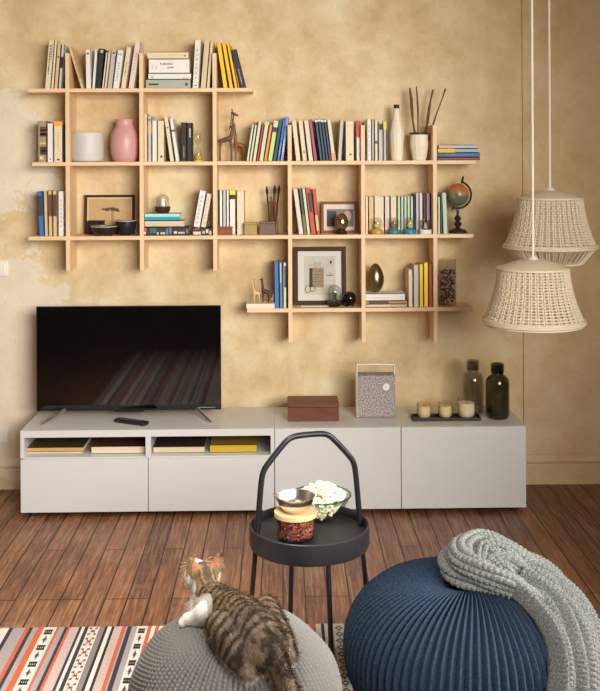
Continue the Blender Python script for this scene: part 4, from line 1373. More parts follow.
def lamp(label, px, Y, py_w, grp, skirt=True):
    zw = P(px, py_w, Y).z
    loc = (X(px, py_w, Y), Y, zw)
    t = thing('pendant_lamp', label, 'lamp', loc, (0, 0, 0), grp)
    Rw = 0.2115

    def prof_r(f):                      # f 0 (cap edge) .. 1 (widest)
        return 0.148 + (Rw - 0.148) * (0.38 * f + 0.62 * f ** 2.4)
    ztop = 0.222
    b_ = MB()
    nr = 40
    lo = [(0.166, -0.082)]
    zlow = -0.075 if skirt else -0.012
    rlow = 0.150 if skirt else 0.206
    path = [(prof_r(i / 9), ztop * (1 - i / 9)) for i in range(10)] + [(Rw + (rlow - Rw) * 0.4, zlow * 0.4), (rlow, zlow)]
    for k in range(nr):
        for off in (-0.22, 0.22):
            a = 2 * PI * (k + off * 0.8) / nr
            b_.tube([(r_ * math.cos(a), r_ * math.sin(a), z_) for r_, z_ in path], 0.0031, 5)
    rings = [(prof_r(i / 19), ztop * (1 - i / 19)) for i in range(0, 20)]
    for i, (r_, z_) in enumerate(rings):
        n_ = 92
        pts = []
        for k in range(n_):
            a = 2 * PI * k / n_
            q_ = 0.0028 * (1 if (k // 1 + i) % 2 else -1)
            pts.append(((r_ + q_) * math.cos(a), (r_ + q_) * math.sin(a), z_))
        b_.tube(pts, 0.0034, 5, closed=True)
    shd = b_.build('shade', wick, t)
    b_ = MB()
    for r_, z_, rad in ((Rw + 0.003, -0.002, 0.0065), (Rw + 0.0015, 0.008, 0.005), (rlow, zlow, 0.006), (0.149, ztop + 0.003, 0.006)):
        b_.tube([(r_ * math.cos(2 * PI * k / 64), r_ * math.sin(2 * PI * k / 64), z_) for k in range(64)], rad, 6, closed=True)
    b_.build('rim_band', wick, shd)
    b_ = MB()
    pr = []
    nrg = 15
    for i in range(nrg + 1):
        f = i / nrg
        r_ = 0.149 * (1 - f) + 0.022 * f
        z_ = ztop + 0.003 + 0.037 * (1 - (1 - f) ** 1.5)
        pr.append((r_, z_ + (0.0022 if i % 2 else 0)))
    inn = [(r_, z_ - 0.006) for r_, z_ in reversed(pr)]
    b_.lathe_closed(pr + inn, 64)
    b_.build('cap', wick, t)
    MB().lathe([(0, 0.235), (0.024, 0.235), (0.024, 0.264), (0.012, 0.276), (0.004, 0.279), (0, 0.279)], 20).build('lamp_holder', cordm, t)
    L = 3.0 - loc[2] - 0.245
    c = MB().tube([(0, 0, 0), (0, 0, L)], 0.0055, 8).build('cord', cordm, t)
    c.location = (0, 0, 0.245)
    return t


l1 = lamp('white wicker pendant lamp hanging in front, lower of the two', 533.3, -0.96, 321.0, 'wicker pendant lamps', False)
lamp('white wicker pendant lamp hanging behind, higher of the two', 550.2, -0.54, 246.5, 'wicker pendant lamps', True)

# ------------------------------------------------------------------ rug
rz = 0.010
yb = G(150, 626, rz).y
sr = FPX / (yb - CAM.y)
pal = dict(w=(212, 202, 188), n=(46, 48, 58), l=(160, 146, 142), o=(190, 92, 58), p=(190, 164, 152), g=(128, 118, 114), k=(36, 32, 34))
keys = list(pal)
segs = [(-300, 'l'), (-260, 'o'), (-250, 'w'), (-210, 'n'), (-190, 'l'), (-140, 'o'), (-110, 'w'), (-70, 'n'), (-55, 'w'), (-40, 'o'), (-20, 'p'),
        (0, 'w'), (30, 'n'), (45, 'l'), (90, 'o'), (105, 'n'), (118, 'l'), (136, 'o'), (159, 'W'), (206, 'o'), (216, 'l'), (236, 'n'), (247, 'o'), (257, 'p'),
        (290, 'n'), (300, 'w'), (311, 'n'), (325, 'X'), (366, 'g'), (386, 'k'), (396, 'w'), (411, 'k'), (421, 'p'), (450, 'o'), (464, 'l'), (470, 'n'), (486, 'l'),
        (506, 'W'), (546, 'o'), (560, 'w'), (574, 'o'), (588, 'w'), (610, 'n'), (622, 'l'), (650, 'o'), (665, 'n'), (680, 'p'), (720, 'w'), (735, 'n'), (750, 'X'),
        (790, 'g'), (812, 'k'), (826, 'w'), (842, 'k'), (856, 'p'), (888, 'o'), (902, 'n'), (920, 'l'), (945, 'o'), (962, 'W'), (1002, 'o'), (1015, 'l'), (1050, 'n'),
        (1070, 'w'), (1100, 'o'), (1120, 'l'), (1147, 'o'), (1172, 'w'), (1192, 'n'), (1203, 'w'), (1217, 'o'), (1229, 'l'), (1236, 'D'), (1277, 'o'), (1292, 'w'), (1304, 'o'), (1316, 'l'),
        (1350, 'n'), (1375, 'w'), (1410, 'o'), (1440, 'n'), (1464, 'l'), (1500, 'n'), (1520, 'w'), (1560, 'o'), (1590, 'n'), (1620, 'l'),
        (1700, 'o'), (1720, 'w'), (1760, 'n'), (1790, 'l'), (1850, 'o'), (1880, 'n'), (1900, 'w'), (1960, 'l'), (2020, 'o')]
rugm = []
for k in keys:
    mt = M(pal[k], 0.95, var=0.35, scale=180, bump=1.0, bscale=300, name='woven_wool')
    rugm.append(mt)
ki = {k: i for i, k in enumerate(keys)}
b_ = MB()
yfr = -4.1
tox = lambda s_: (s_ / 3.75 - 280 + 0.0) / sr + 0.0
xs = [tox(a) for a, _ in segs] + [tox(2060)]
for i, (a, c) in enumerate(segs):
    col = {'W': 'w', 'X': 'w', 'D': 'w'}.get(c, c)
    b_.box(xs[i], xs[i + 1], yfr, yb, 0.0005, rz, ki[col])
    xc = (xs[i] + xs[i + 1]) / 2
    hw = (xs[i + 1] - xs[i]) / 2
    z0, z1 = rz - 0.002, rz + 0.0006
    if c in 'WXD':
        pitch = {'W': 0.058, 'X': 0.078, 'D': 0.048}[c]
        k = 0
        y = yb - 0.035
        while y > yfr + 0.05:
            if c == 'W':
                if k % 2 == 0:
                    for dy in (-0.013, 0.010):
                        b_.box(xc - hw * 0.62, xc + hw * 0.62, y + dy - 0.006, y + dy + 0.006, z0, z1, ki['k'])
                    for dx in (-0.45, -0.15, 0.15, 0.45):
                        b_.box(xc + hw * dx - 0.0022, xc + hw * dx + 0.0022, y - 0.008, y + 0.006, z0, z1, ki['k'])
                else:
                    b_.add([(xc - hw * 0.4, y, z1), (xc, y - 0.02, z1), (xc + hw * 0.4, y, z1), (xc, y + 0.02, z1)], [(0, 1, 2, 3)], ki['g'])
                    b_.box(xc - 0.002, xc + 0.002, y - 0.026, y + 0.026, z0, z1, ki['g'])
            elif c == 'X':
                if k % 1 == 0:
                    for dx, dy in ((-1, -1), (1, -1), (-1, 1), (1, 1)):
                        b_.add([(xc, y - 0.004, z1), (xc + dx * hw * 0.55, y + dy * 0.018, z1), (xc + dx * hw * 0.55, y + dy * 0.028, z1), (xc, y + 0.004, z1)],
                               [(0, 1, 2, 3)] if dx * 1 > 0 else [(3, 2, 1, 0)], ki['o'])
                        b_.box(xc + dx * hw * 0.55 - 0.005, xc + dx * hw * 0.55 + 0.005, y + dy * 0.023 - 0.006, y + dy * 0.023 + 0.006, z0, z1, ki['o'])
                    b_.box(xc - hw * 0.42, xc + hw * 0.42, y - 0.0045, y + 0.0045, z0, z1, ki['o'])
            else:
                for s0, s1 in ((1.0, 0.55),):
                    ro = hw * 0.75
                    ri = hw * 0.42
                    o4 = [(xc - ro, y), (xc, y - ro * 1.2), (xc + ro, y), (xc, y + ro * 1.2)]
                    i4 = [(xc - ri, y), (xc, y - ri * 1.2), (xc + ri, y), (xc, y + ri * 1.2)]
                    b_.add([(a_, c_, z1) for a_, c_ in o4 + i4], [(0, 1, 5, 4), (1, 2, 6, 5), (2, 3, 7, 6), (3, 0, 4, 7)], ki['k'])
                b_.box(xc - 0.002, xc + 0.002, y - pitch * 0.5, y - ro * 1.2, z0, z1, ki['k'])
            y -= pitch
            k += 1
o = b_.build('rug', rugm)
tag(o, 'striped woven rug with orange, navy and white bands on the planks', 'rug')

# ------------------------------------------------------------------ poufs
def pouf_profile(Rr, Hh, a):
    sa, ca = math.sin(a), math.cos(a)
    r_ = Rr * abs(sa) ** 0.80
    z_ = Hh / 2 * (1 + math.copysign(abs(ca) ** 0.86, ca))
    return r_, z_


def pouf(name, label, loc, Rr, Hh, ribs, amp, rings, stitch, mats, dimple, swirl, per=6):
    n = ribs * per
    v, f = [], []
    for i in range(rings + 1):
        a = PI * (0.012 + 0.976 * i / rings)
        r_, z_ = pouf_profile(Rr, Hh, a)
        z_ -= dimple * math.exp(-(r_ / 0.075) ** 2) if a < PI / 2 else 0
        sa, ca = math.sin(a), math.cos(a)
        for k in range(n):
            th_ = 2 * PI * k / n + swirl * math.exp(-r_ / 0.12) + 0.0
            ph = 2 * PI * k / per
            rib = 0.5 + 0.5 * math.cos(ph)
            s_ = 0.5 + 0.5 * math.cos(2 * PI * i * stitch / rings + (PI if stitch and (k // per) % 2 else 0)) if stitch else 0.5
            d = amp * min(1.0, r_ / (0.22 * Rr)) * (rib ** 0.7 * (0.55 + 0.75 * s_) if stitch else rib ** 0.7)
            soft = 0.006 * noise.noise(Vector((math.cos(th_) * 2.2, math.sin(th_) * 2.2, a * 1.7)))
            rr2 = r_ + d * sa + soft
            zz2 = z_ + d * ca
            v.append((rr2 * math.cos(th_), rr2 * math.sin(th_), max(0.0, zz2)))
    for i in range(rings):
        for k in range(n):
            p0, p1 = i * n + k, i * n + (k + 1) % n
            f.append((p0, p0 + n, p1 + n, p1))
    f.append(tuple(range(n)))
    f.append(tuple(reversed(range(rings * n, (rings + 1) * n))))
    mb = MB().add(v, f, 0, True)
    o = mb.build(name, mats, loc=loc)
    return tag(o, label, 'pouf')


greyw = M((126, 122, 116), 0.95, var=0.12, scale=300, bump=0.5, bscale=700)
bluew = M((44, 58, 75), 0.95, spec=0.2, var=0.7, scale=150, bump=1.0, bscale=260)
GP = Vector((0, CAM.y + 2.735, 0.0112))
GP.x = X(235.0, 640, GP.y)
GR, GH = 0.278, 0.435
pouf('pouf', 'round grey knitted pouf under the cat', GP, GR, GH, 104, 0.0085, 186, 62, greyw, 0.012, 0.25)
BP = Vector((0, CAM.y + 3.04, 0.0112))
BP.x = X(460.0, 600, BP.y)
BR, BH = 0.337, 0.425
pouf('pouf', 'round dark blue knitted pouf under the grey blanket', BP, BR, BH, 84, 0.0125, 110, 0, bluew, 0.05, 0.7)

# ------------------------------------------------------------------ blanket
def blanket():
    def fold(vv, t):
        q_ = vv + 0.05 * math.sin(t * 3.2 + vv * 3) + 0.02 * math.sin(t * 9 + 1)
        big = 1 - abs(math.cos(PI * 4.6 * q_ + 0.9)) ** 2.6
        return big * 0.85 + 0.15 * math.sin(PI * 9.5 * q_ + 1.0 + t) ** 2
    nu, nv = 380, 420
    v, f = [], []

    def knit(cu, cv):
        # chunky rib stitches: columns along the length, V shaped loops
        col = cv % 1.0
        x = abs(col - 0.5) * 2
        row = (cu + 0.45 * x) % 1.0
        return (1 - x ** 2.2) * (0.55 + 0.45 * math.sin(row * PI))
    for i in range(nu + 1):
        t = i / nu
        for j in range(nv + 1):
            w_ = j / nv
            edge = min(w_, 1 - w_)
            phi = R(-52 - 16 * t + 2 * math.sin(t * 5)) + R(112 - 4 * t) * w_ + R(5) * math.sin(t * 3.1 + w_ * 5) * (1 - t)
            a = 0.42 + t * 1.75
            r_, z_ = pouf_profile(BR, BH, min(a, PI / 2))
            sa, ca = math.sin(min(a, PI / 2)), math.cos(min(a, PI / 2))
            if a > PI / 2:
                z_ -= (a - PI / 2) * 0.30
                r_ += 0.012 * (a - PI / 2)
            fo = fold(w_, t)
            d = 0.008 + fo * (0.060 + 0.030 * t)
            tuck = max(0.0, 1 - edge / 0.03)
            d = d * (1 - 0.8 * tuck ** 2) + 0.002
            d += 0.013 * knit(t * 46, w_ * 32)
            r2 = r_ + d * max(sa, 0.15)
            z2 = z_ + d * ca
            # shift the gathered part backwards a little
            v.append((r2 * math.cos(phi), r2 * math.sin(phi) + 0.02 * (1 - t), z2))
    for i in range(nu):
        for j in range(nv):
            p0 = i * (nv + 1) + j
            f.append((p0, p0 + nv + 1, p0 + nv + 2, p0 + 1))
    mb = MB().add(v, f, 0, True)
    top = BH

    def roll(pts, rad, turns):
        # a rolled, gathered length of the same knit
        P_ = [Vector(p) for p in pts]
        # Catmull-Rom
        out = []
        for i in range(len(P_) - 1):
            p0, p1, p2, p3 = P_[max(i - 1, 0)], P_[i], P_[i + 1], P_[min(i + 2, len(P_) - 1)]
            for k in range(26):
                s = k / 26
                out.append(0.5 * ((2 * p1) + (p2 - p0) * s + (2 * p0 - 5 * p1 + 4 * p2 - p3) * s * s + (3 * p1 - p0 - 3 * p2 + p3) * s ** 3))
        out.append(P_[-1])
        n = 110
        vv, ff = [], []
        L = len(out)
        acc = 0
        for i, c in enumerate(out):
            tn = (out[min(i + 1, L - 1)] - out[max(i - 1, 0)]).normalized()
            acc += (out[i] - out[max(i - 1, 0)]).length
            sd = tn.cross(Vector((0, 0, 1))).normalized()
            u_ = sd.cross(tn)
            e = math.sin(PI * min(1, max(0, i / (L - 1)))) ** 0.35
            for k in range(n):
                ang = 2 * PI * k / n
                tw = ang + turns * i / L
                rr_ = rad * (0.35 + 0.65 * e) * (1 + 0.26 * math.sin(3 * tw) + 0.12 * math.sin(5 * tw + 1 + i * 0.03))
                rr_ += 0.011 * knit(acc / 0.014, k / n * 14)
                vv.append(c + sd * math.cos(ang) * rr_ * 1.15 + u_ * math.sin(ang) * rr_ * 0.85)
        for i in range(L - 1):
            for k in range(n):
                p0, p1 = i * n + k, i * n + (k + 1) % n
                ff.append((p0, p1, p1 + n, p0 + n))
        ff.append(tuple(reversed(range(n))))
        ff.append(tuple(range((L - 1) * n, L * n)))
        mb.add(vv, ff, 0, True)
    zt_ = top + 0.030
    roll([(0.21, -0.10, zt_ - 0.06), (0.13, -0.095, zt_ - 0.022), (0.06, -0.06, zt_ - 0.004), (0.015, 0.0, zt_), (0.02, 0.075, zt_ + 0.008), (0.08, 0.125, zt_ + 0.016), (0.16, 0.13, zt_ - 0.004), (0.25, 0.12, zt_ - 0.07)], 0.040, 2.0)
    roll([(0.055, -0.005, zt_ - 0.004), (0.075, 0.045, zt_ + 0.016), (0.13, 0.055, zt_ + 0.016), (0.19, 0.03, zt_ - 0.014), (0.25, 0.0, zt_ - 0.06), (0.31, -0.03, zt_ - 0.13)], 0.034, -2.5)
    roll([(0.085, -0.03, zt_ - 0.004), (0.13, -0.02, zt_ + 0.002), (0.19, -0.05, zt_ - 0.035), (0.25, -0.09, zt_ - 0.085)], 0.032, 1.5)
    mt, nt, b = nodes_of('chunky_wool')
    tc = N(nt, 'ShaderNodeTexCoord')
    n1 = noise_node(nt, tc.outputs['Object'], 260, 3, 0.7)
    n2 = noise_node(nt, tc.outputs['Object'], 60, 3, 0.6)
    c = ramp(nt, n1, [(0.38, lin((78, 80, 76))), (0.5, lin((120, 122, 117))), (0.62, lin((158, 159, 153)))])
    c = mix_rgb(nt, math_node(nt, 'MULTIPLY', n2, 0.4), c, lin((104, 106, 101)))
    nt.links.new(c, b.inputs['Base Color'])
    b.inputs['Roughness'].default_value = 0.95
    bump_to(nt, b, n1, 0.6, 0.003)
    o = mb.build('blanket', mt, loc=BP)
    sd = o.modifiers.new('thick', 'SOLIDIFY')
    sd.thickness = 0.004
    sd.offset = -1
    return tag(o, 'chunky grey knitted blanket draped over the blue pouf', 'blanket')


blanket()

# ------------------------------------------------------------------ side table
TD = 3.39
tY = CAM.y + TD
zrim = P(309, 523.0, tY).z
tX = X(309.3, 523, tY)
tbl = thing('side_table', 'round dark grey tray table with tall arched carrying handle', 'table', (tX, tY, rz + 0.001))
zg = rz + 0.001
steel = M((50, 47, 50), 0.42, 0.35, var=0.1, scale=30)
zr = zrim - zg
RT = 0.2
MB().lathe([(0, zr - 0.072), (RT - 0.012, zr - 0.072), (RT - 0.003, zr - 0.068), (RT, zr - 0.058), (RT, zr - 0.002), (RT - 0.002, zr), (RT - 0.006, zr), (RT - 0.008, zr - 0.003), (RT - 0.008, zr - 0.030), (RT - 0.012, zr - 0.033), (0, zr - 0.033)], 96).build('tray', steel, tbl)
tray_z = zrim - 0.033
th0 = R(17)
hz = zr - 0.06
tubem = M((40, 38, 41), 0.35, 0.4, var=0.05)
for k in range(4):
    a = th0 + k * PI / 2
    ca, sa = math.cos(a), math.sin(a)
    rt_, rb2 = 0.186, 0.222
    MB().tube([(rt_ * ca, rt_ * sa, hz - 0.008), ((rt_ + (rb2 - rt_) * 0.5) * ca, (rt_ + (rb2 - rt_) * 0.5) * sa, hz / 2), (rb2 * ca, rb2 * sa, 0.006)], 0.0082, 12).build('leg', tubem, tbl)
    MB().lathe([(0, 0), (0.010, 0), (0.0105, 0.008), (0.009, 0.014), (0, 0.014)], 14).build('foot_cap', dark, tbl, loc=(rb2 * ca, rb2 * sa, 0))
hp = []
ztop_h = P(309, 434.5, tY).z - zg
zk = P(309, 468, tY).z - zg
prof_h = [(-0.182, zr - 0.032), (-0.166, zk - 0.03), (-0.160, zk), (-0.148, zk + 0.022), (-0.085, ztop_h - 0.020), (-0.066, ztop_h - 0.006), (-0.042, ztop_h)]
prof_h = prof_h + [(-x, z) for x, z in reversed(prof_h)]
# smooth the bends
sm = [Vector((x * math.cos(th0), x * math.sin(th0), z)) for x, z in prof_h]
for it in range(2):
    nw = [sm[0]]
    for a, b2 in zip(sm[:-1], sm[1:]):
        nw += [a.lerp(b2, 0.25), a.lerp(b2, 0.75)]
    nw.append(sm[-1])
    sm = nw
MB().tube(sm, 0.0098, 14).build('handle', tubem, tbl)

# glass jar with beans, metal bowl, popcorn bowl
def glass_shell(b_, ro, h, rbase=None, w_=0.0035):
    rbase = rbase or ro
    b_.lathe([(0, 0), (rbase * 0.9, 0), (rbase, 0.006), (ro, h), (ro - w_, h), (rbase - w_, 0.009), (rbase * 0.85, 0.0055), (0, 0.0055)], 48)
    return b_


tz_ = tray_z + 0.0006
jp = Vector((0, CAM.y + 3.345, tz_))
jp.x = X(295.6, 535, jp.y)
t = thing('storage_jar', 'round glass jar with wooden lid full of red brown beans', 'jar', jp)
jr, jh = 0.064, 0.074
MB().lathe_closed([(jr * 0.84, 0.0003), (jr * 0.94, 0.004), (jr * 0.945, 0.009), (jr * 0.90, 0.006)], 48).build('thick_base', glass((206, 226, 222), 0.05), t)
glass_shell(MB(), jr, jh, jr * 0.94).build('glass_body', glass((248, 252, 251)), t)
lidm = M((224, 186, 134), 0.45, var=0.08, scale=25)
MB().lathe([(0, jh + 0.0005), (jr + 0.0055, jh + 0.0005), (jr + 0.006, jh + 0.001), (jr + 0.006, jh + 0.015), (jr + 0.0055, jh + 0.0155), (0, jh + 0.0155)], 48).build('lid', lidm, t)
b_ = MB()
rr = random.Random(21)
bm = [M((150, 62, 40), 0.3), M((112, 44, 30), 0.3), M((196, 112, 80), 0.3)]
for i in range(760):
    a = rr.random() * 2 * PI
    r_ = (jr - 0.0090) * (1 if rr.random() < 0.7 else math.sqrt(rr.random()))
    z_ = 0.012 + rr.random() * 0.054
    if r_ > jr - 0.02:
        r_ *= 0.95 + 0.05 * z_ / 0.06
    mm = Matrix.Translation((r_ * math.cos(a), r_ * math.sin(a), z_)) @ Matrix.Rotation(rr.random() * 6, 4, 'X') @ Matrix.Rotation(rr.random() * 6, 4, 'Z')
    b_.ball((0, 0, 0), (0.0056, 0.0038, 0.0036), 7, 5, rr.choice((0, 0, 1, 2)), mm)
o = b_.build('beans', bm, loc=jp)
o['kind'] = 'stuff'
tag(o, 'red brown dried beans filling the glass storage jar', 'beans')

t = thing('metal_bowl', 'small shiny steel bowl with pouring lip on the jar lid', 'bowl', (jp.x, jp.y, tz_ + jh + 0.0158))
n = 56
ring = [(0.036, 0.0), (0.044, 0.006), (0.053, 0.020), (0.060, 0.036), (0.063, 0.048), (0.0655, 0.050), (0.062, 0.0505), (0.058, 0.036), (0.051, 0.021), (0.042, 0.009), (0.030, 0.0035)]
v, f = [], []
for r_, z_ in ring:
    for k in range(n):
        a = 2 * PI * k / n
        lip = math.exp(-((math.atan2(math.sin(a - PI * 0.94), math.cos(a - PI * 0.94))) / 0.22) ** 2) * (z_ / 0.05) ** 2
        rr_ = r_ + 0.011 * lip
        v.append((rr_ * math.cos(a), rr_ * math.sin(a), z_ + 0.003 * lip))
for i in range(len(ring) - 1):
    for k in range(n):
        p0, p1 = i * n + k, i * n + (k + 1) % n
        f.append((p0, p1, p1 + n, p0 + n))
f.append(tuple(reversed(range(n))))
f.append(tuple(range((len(ring) - 1) * n, len(ring) * n)))
MB().add(v, f, 0, True).build('bowl_body', M((226, 220, 212), 0.24, 1.0, var=0.02), t)

pp = Vector((0, CAM.y + 3.525, tz_))
pp.x = X(321.0, 518, pp.y)
t = thing('glass_bowl', 'clear glass bowl heaped with popcorn on the tray table', 'bowl', pp)
pr = [(0, 0), (0.048, 0), (0.056, 0.006), (0.078, 0.034), (0.094, 0.062), (0.102, 0.080), (0.104, 0.082), (0.1015, 0.084), (0.0985, 0.082), (0.090, 0.062), (0.074, 0.036), (0.053, 0.0095), (0.045, 0.0055), (0, 0.0055)]
MB().lathe_closed([(0.1035, 0.079), (0.1062, 0.0815), (0.1055, 0.0845), (0.102, 0.0855), (0.099, 0.083)], 64).build('rolled_rim', glass((176, 214, 202), 0.08), t)
MB().lathe(pr, 56).build('bowl_body', glass((250, 254, 252)), t)
b_ = MB()
rr = random.Random(31)


def bowl_r(z_):
    return 0.045 + 0.048 * (z_ / 0.075) ** 0.75


for i in range(330):
    a = rr.random() * 2 * PI
    if i < 150:
        z_ = 0.018 + rr.random() * 0.055
        r_ = (bowl_r(z_) - 0.017) * (0.8 + 0.2 * rr.random())
    else:
        f_ = math.sqrt(rr.random())
        r_ = 0.086 * f_
        z_ = 0.072 + 0.046 * (1 - f_ ** 1.6) * (0.80 + 0.3 * rr.random()) + 0.010 * noise.noise(Vector((r_ * math.cos(a) * 40, r_ * math.sin(a) * 40, 1)))
    c = Vector((r_ * math.cos(a), r_ * math.sin(a), z_))
    yel = rr.random() < 0.30
    for k in range(4):
        d = Vector((rr.gauss(0, 1), rr.gauss(0, 1), rr.gauss(0, 1))).normalized() * 0.0055
        q_ = rr.uniform(0.0042, 0.0068)
        b_.ball(c + d, q_, 7, 5, 1 if (k == 0 and yel) else (2 if k == 1 and rr.random() < 0.15 else 0))
o = b_.build('popcorn', [M((246, 236, 208), 0.8, var=0.08, scale=200), M((236, 204, 128), 0.7), M((206, 150, 70), 0.6)], loc=pp)
o['kind'] = 'stuff'
tag(o, 'heap of buttery white popcorn in the glass bowl', 'popcorn')

# ------------------------------------------------------------------ cat
def D(px, py, depth):
    return P(px, py, CAM.y + depth)


def pouf_top(x, y):
    r_ = math.hypot(x - GP.x, y - GP.y)
    lo, hi = 0.0, PI / 2
    for _ in range(40):
        m_ = (lo + hi) / 2
        if pouf_profile(GR, GH, m_)[0] < r_:
            lo = m_
        else:
            hi = m_
    return GP.z + pouf_profile(GR, GH, lo)[1]


def build_cat():
    b_ = MB()
    rump = D(263, 647, 2.575)
    hip = D(254, 634, 2.615)
    mid = D(238, 619, 2.69)
    sho = D(214, 604, 2.79)
    nek = D(205, 590, 2.845)
    hed = D(203, 577, 2.875)
    spine = [(rump, 0.062), (hip, 0.068), (mid, 0.062), (sho, 0.052), (nek, 0.040), (hed, 0.042)]
    low = lambda p, dz: Vector((p.x, p.y, p.z - dz))
    chain(b_, spine, 0.008)
    chain(b_, [(low(hip, 0.035), 0.070), (low(mid, 0.04), 0.064), (low(sho, 0.045), 0.050)], 0.01)
    bdir = (sho - rump)
    bdir.z = 0
    bdir.normalize()
    lat = Vector((-bdir.y, bdir.x, 0))          # to the cat's left
    # haunches
    for s in (-1, 1):
        h_ = hip + lat * s * 0.046 - bdir * 0.02 - Vector((0, 0, 0.012))
        g_ = pouf_top(h_.x, h_.y)
        knee = Vector((h_.x, h_.y, 0)) + bdir * 0.075 + lat * s * 0.022
        knee.z = pouf_top(knee.x, knee.y) + 0.052
        hock = Vector((h_.x, h_.y, 0)) - bdir * 0.045 + lat * s * 0.014
        hock.z = pouf_top(hock.x, hock.y) + 0.028
        paw = Vector((knee.x, knee.y, 0)) + bdir * 0.035 + lat * s * 0.006
        paw.z = pouf_top(paw.x, paw.y) + 0.018
        chain(b_, [(h_ - Vector((0, 0, 0.02)), 0.054), (knee, 0.038)], 0.01)
        chain(b_, [(knee, 0.036), (hock, 0.024)], 0.008)
        chain(b_, [(hock, 0.022), (paw, 0.019)], 0.008)
    # front legs: elbow by the chest, paw on the pouf's far edge
    paws = []
    for s, ppx_, ppy in ((1, 187.5, 621.0), (-1, 203.0, 618.0)):
        pg = None
        z_ = GP.z + GH - 0.03
        for _ in range(12):
            pg = G(ppx_, ppy, z_ + 0.016)
            z_ = pouf_top(pg.x, pg.y)
        paw = Vector((pg.x, pg.y, z_ + 0.016))
        paws.append(paw)
        sh = sho + lat * s * 0.040 - Vector((0, 0, 0.045))
        el = sho + lat * s * 0.050 - bdir * 0.035 - Vector((0, 0, 0.095))
        gg = pouf_top(el.x, el.y)
        el.z = max(el.z, gg + 0.028)
        chain(b_, [(sh, 0.040), (el, 0.031)], 0.008)
        if s > 0:
            leg_l = [sh, el, paw]
        chain(b_, [(el, 0.028), (el.lerp(paw, 0.6), 0.020), (paw + Vector((0, 0, 0.006)), 0.017)], 0.006)
        for tk in (-1, 0, 1):
            fd = (paw - el)
            fd.z = 0
            fd.normalize()
            sd = Vector((-fd.y, fd.x, 0))
            b_.ball(paw + fd * 0.014 + sd * tk * 0.009 - Vector((0, 0, 0.003)), 0.0105, 10, 7)
    # chest
    ch = sho + bdir * 0.035 + lat * 0.012 - Vector((0, 0, 0.05))
    chain(b_, [(nek - Vector((0, 0, 0.01)), 0.040), (ch, 0.050), (sho + bdir * 0.0 + lat * 0.02 - Vector((0, 0, 0.075)), 0.045)], 0.008)
    # head frame: looks up and away, slightly left
    look = Vector((-0.34, 0.80, 0.50)).normalized()
    hr = look.cross(Vector((0, 0, 1))).normalized()       # the cat's right
    hu = hr.cross(look).normalized()                      # crown direction (up and back)
    HC = hed + Vector((0.0, 0, 0.004))
    for s in (-1, 1):
        b_.ball(HC + hr * s * 0.021 + look * 0.006 - hu * 0.006, 0.033, 14, 10)
    b_.ball(HC - look * 0.010, 0.043, 14, 10)
    chain(b_, [(HC + look * 0.022 - hu * 0.010, 0.028), (HC + look * 0.046 - hu * 0.015, 0.019)], 0.005)
    for s in (-1, 1):
        b_.ball(HC + look * 0.046 - hu * 0.014 + hr * s * 0.010, 0.013, 10, 7)
    # ears: cupped triangles grown out of the skull
    ears = []
    for s in (-1, 1):
        base = HC + hr * s * 0.030 + hu * 0.024 - look * 0.010
        tip = base + hr * s * 0.012 + (hu * 0.80 + look * 0.50) * 0.050
        ears.append((base, tip))
        ax = (tip - base)
        for i in range(12):
            f_ = i / 11
            wd = 0.023 * (1 - f_) ** 0.8 + 0.0025
            c = base + ax * f_
            side_ = (hr * s * 0.45 + look * 0.9).normalized()
            for k in (-2, -1, 0, 1, 2):
                b_.ball(c + hr * k * 0.5 * wd + look * (-0.004 + 0.0012 * k * k * 0.9), 0.0042, 7, 5)
    # tail: from the rump, curling round on the pouf to the cat's right
    tp = []
    t0 = rump - bdir * 0.05 - Vector((0, 0, 0.005))
    offs = [(0.0, 0.0), (-0.04, -0.015), (-0.075, -0.02), (-0.10, -0.01), (-0.12, 0.015)]
    for k, (o1, o2) in enumerate(offs):
        q_ = t0 + bdir * o1 + lat * o2
        g_ = pouf_top(q_.x, q_.y) + 0.02
        q_.z = q_.z if k == 0 else max(g_, q_.z - 0.05 * k) if math.hypot(q_.x - GP.x, q_.y - GP.y) < GR * 0.93 else q_.z - 0.062 * k
        tp.append((q_, 0.026 - 0.002 * k))
    chain(b_, tp, 0.008)
    me = remeshed(b_, 0.0042, 5, 'body')
    # coat colours -------------------------------------------------------------
    sp = [p for p, r_ in spine]
    seglen = [(sp[i + 1] - sp[i]).length for i in range(len(sp) - 1)]

    def locate(p):
        best = (9, 0, 0)
        acc = 0
        for i in range(len(sp) - 1):
            a, d_ = sp[i], sp[i + 1] - sp[i]
            t_ = max(0, min(1, (p - a).dot(d_) / d_.length_squared))
            c = a + d_ * t_
            dd_ = (p - c).length
            if dd_ < best[0]:
                best = (dd_, acc + t_ * seglen[i], (p - c).dot(lat))
            acc += seglen[i]
        return best
    total = sum(seglen)
    sho_s = sum(seglen[:3])

    def coat(p):
        dd_, s_, lt = locate(p)
        nz = noise.noise(p * 22)
        nz2 = noise.noise(p * 70)
        # tabby bands across the back, bending backwards on the flanks
        ph = s_ * 270 + abs(lt) * 80 + nz * 3.2 + 2.0 * noise.noise(p * 9)
        band_ = 0.5 + 0.5 * math.sin(ph)
        band_ = max(0, min(1, (band_ - 0.30) * 1.9 + nz2 * 1.3 + 0.5 * noise.noise(p * 38)))
        fawn = Vector((0.36, 0.235, 0.125)) if s_ > 0.10 else Vector((0.30, 0.215, 0.14))
        fawn = fawn * (0.9 + 0.35 * nz2)
        dk = Vector((0.035, 0.022, 0.014))
        c = fawn.lerp(dk, band_ * 0.92)
        top_ = max(0, 1 - abs(lt) / 0.012) if s_ < sho_s else 0
        c = c.lerp(dk, 0.7 * top_)
        white = Vector((0.80, 0.74, 0.66))
        # white chest, forelegs and muzzle
        rel = p - sho
        k = 0.0
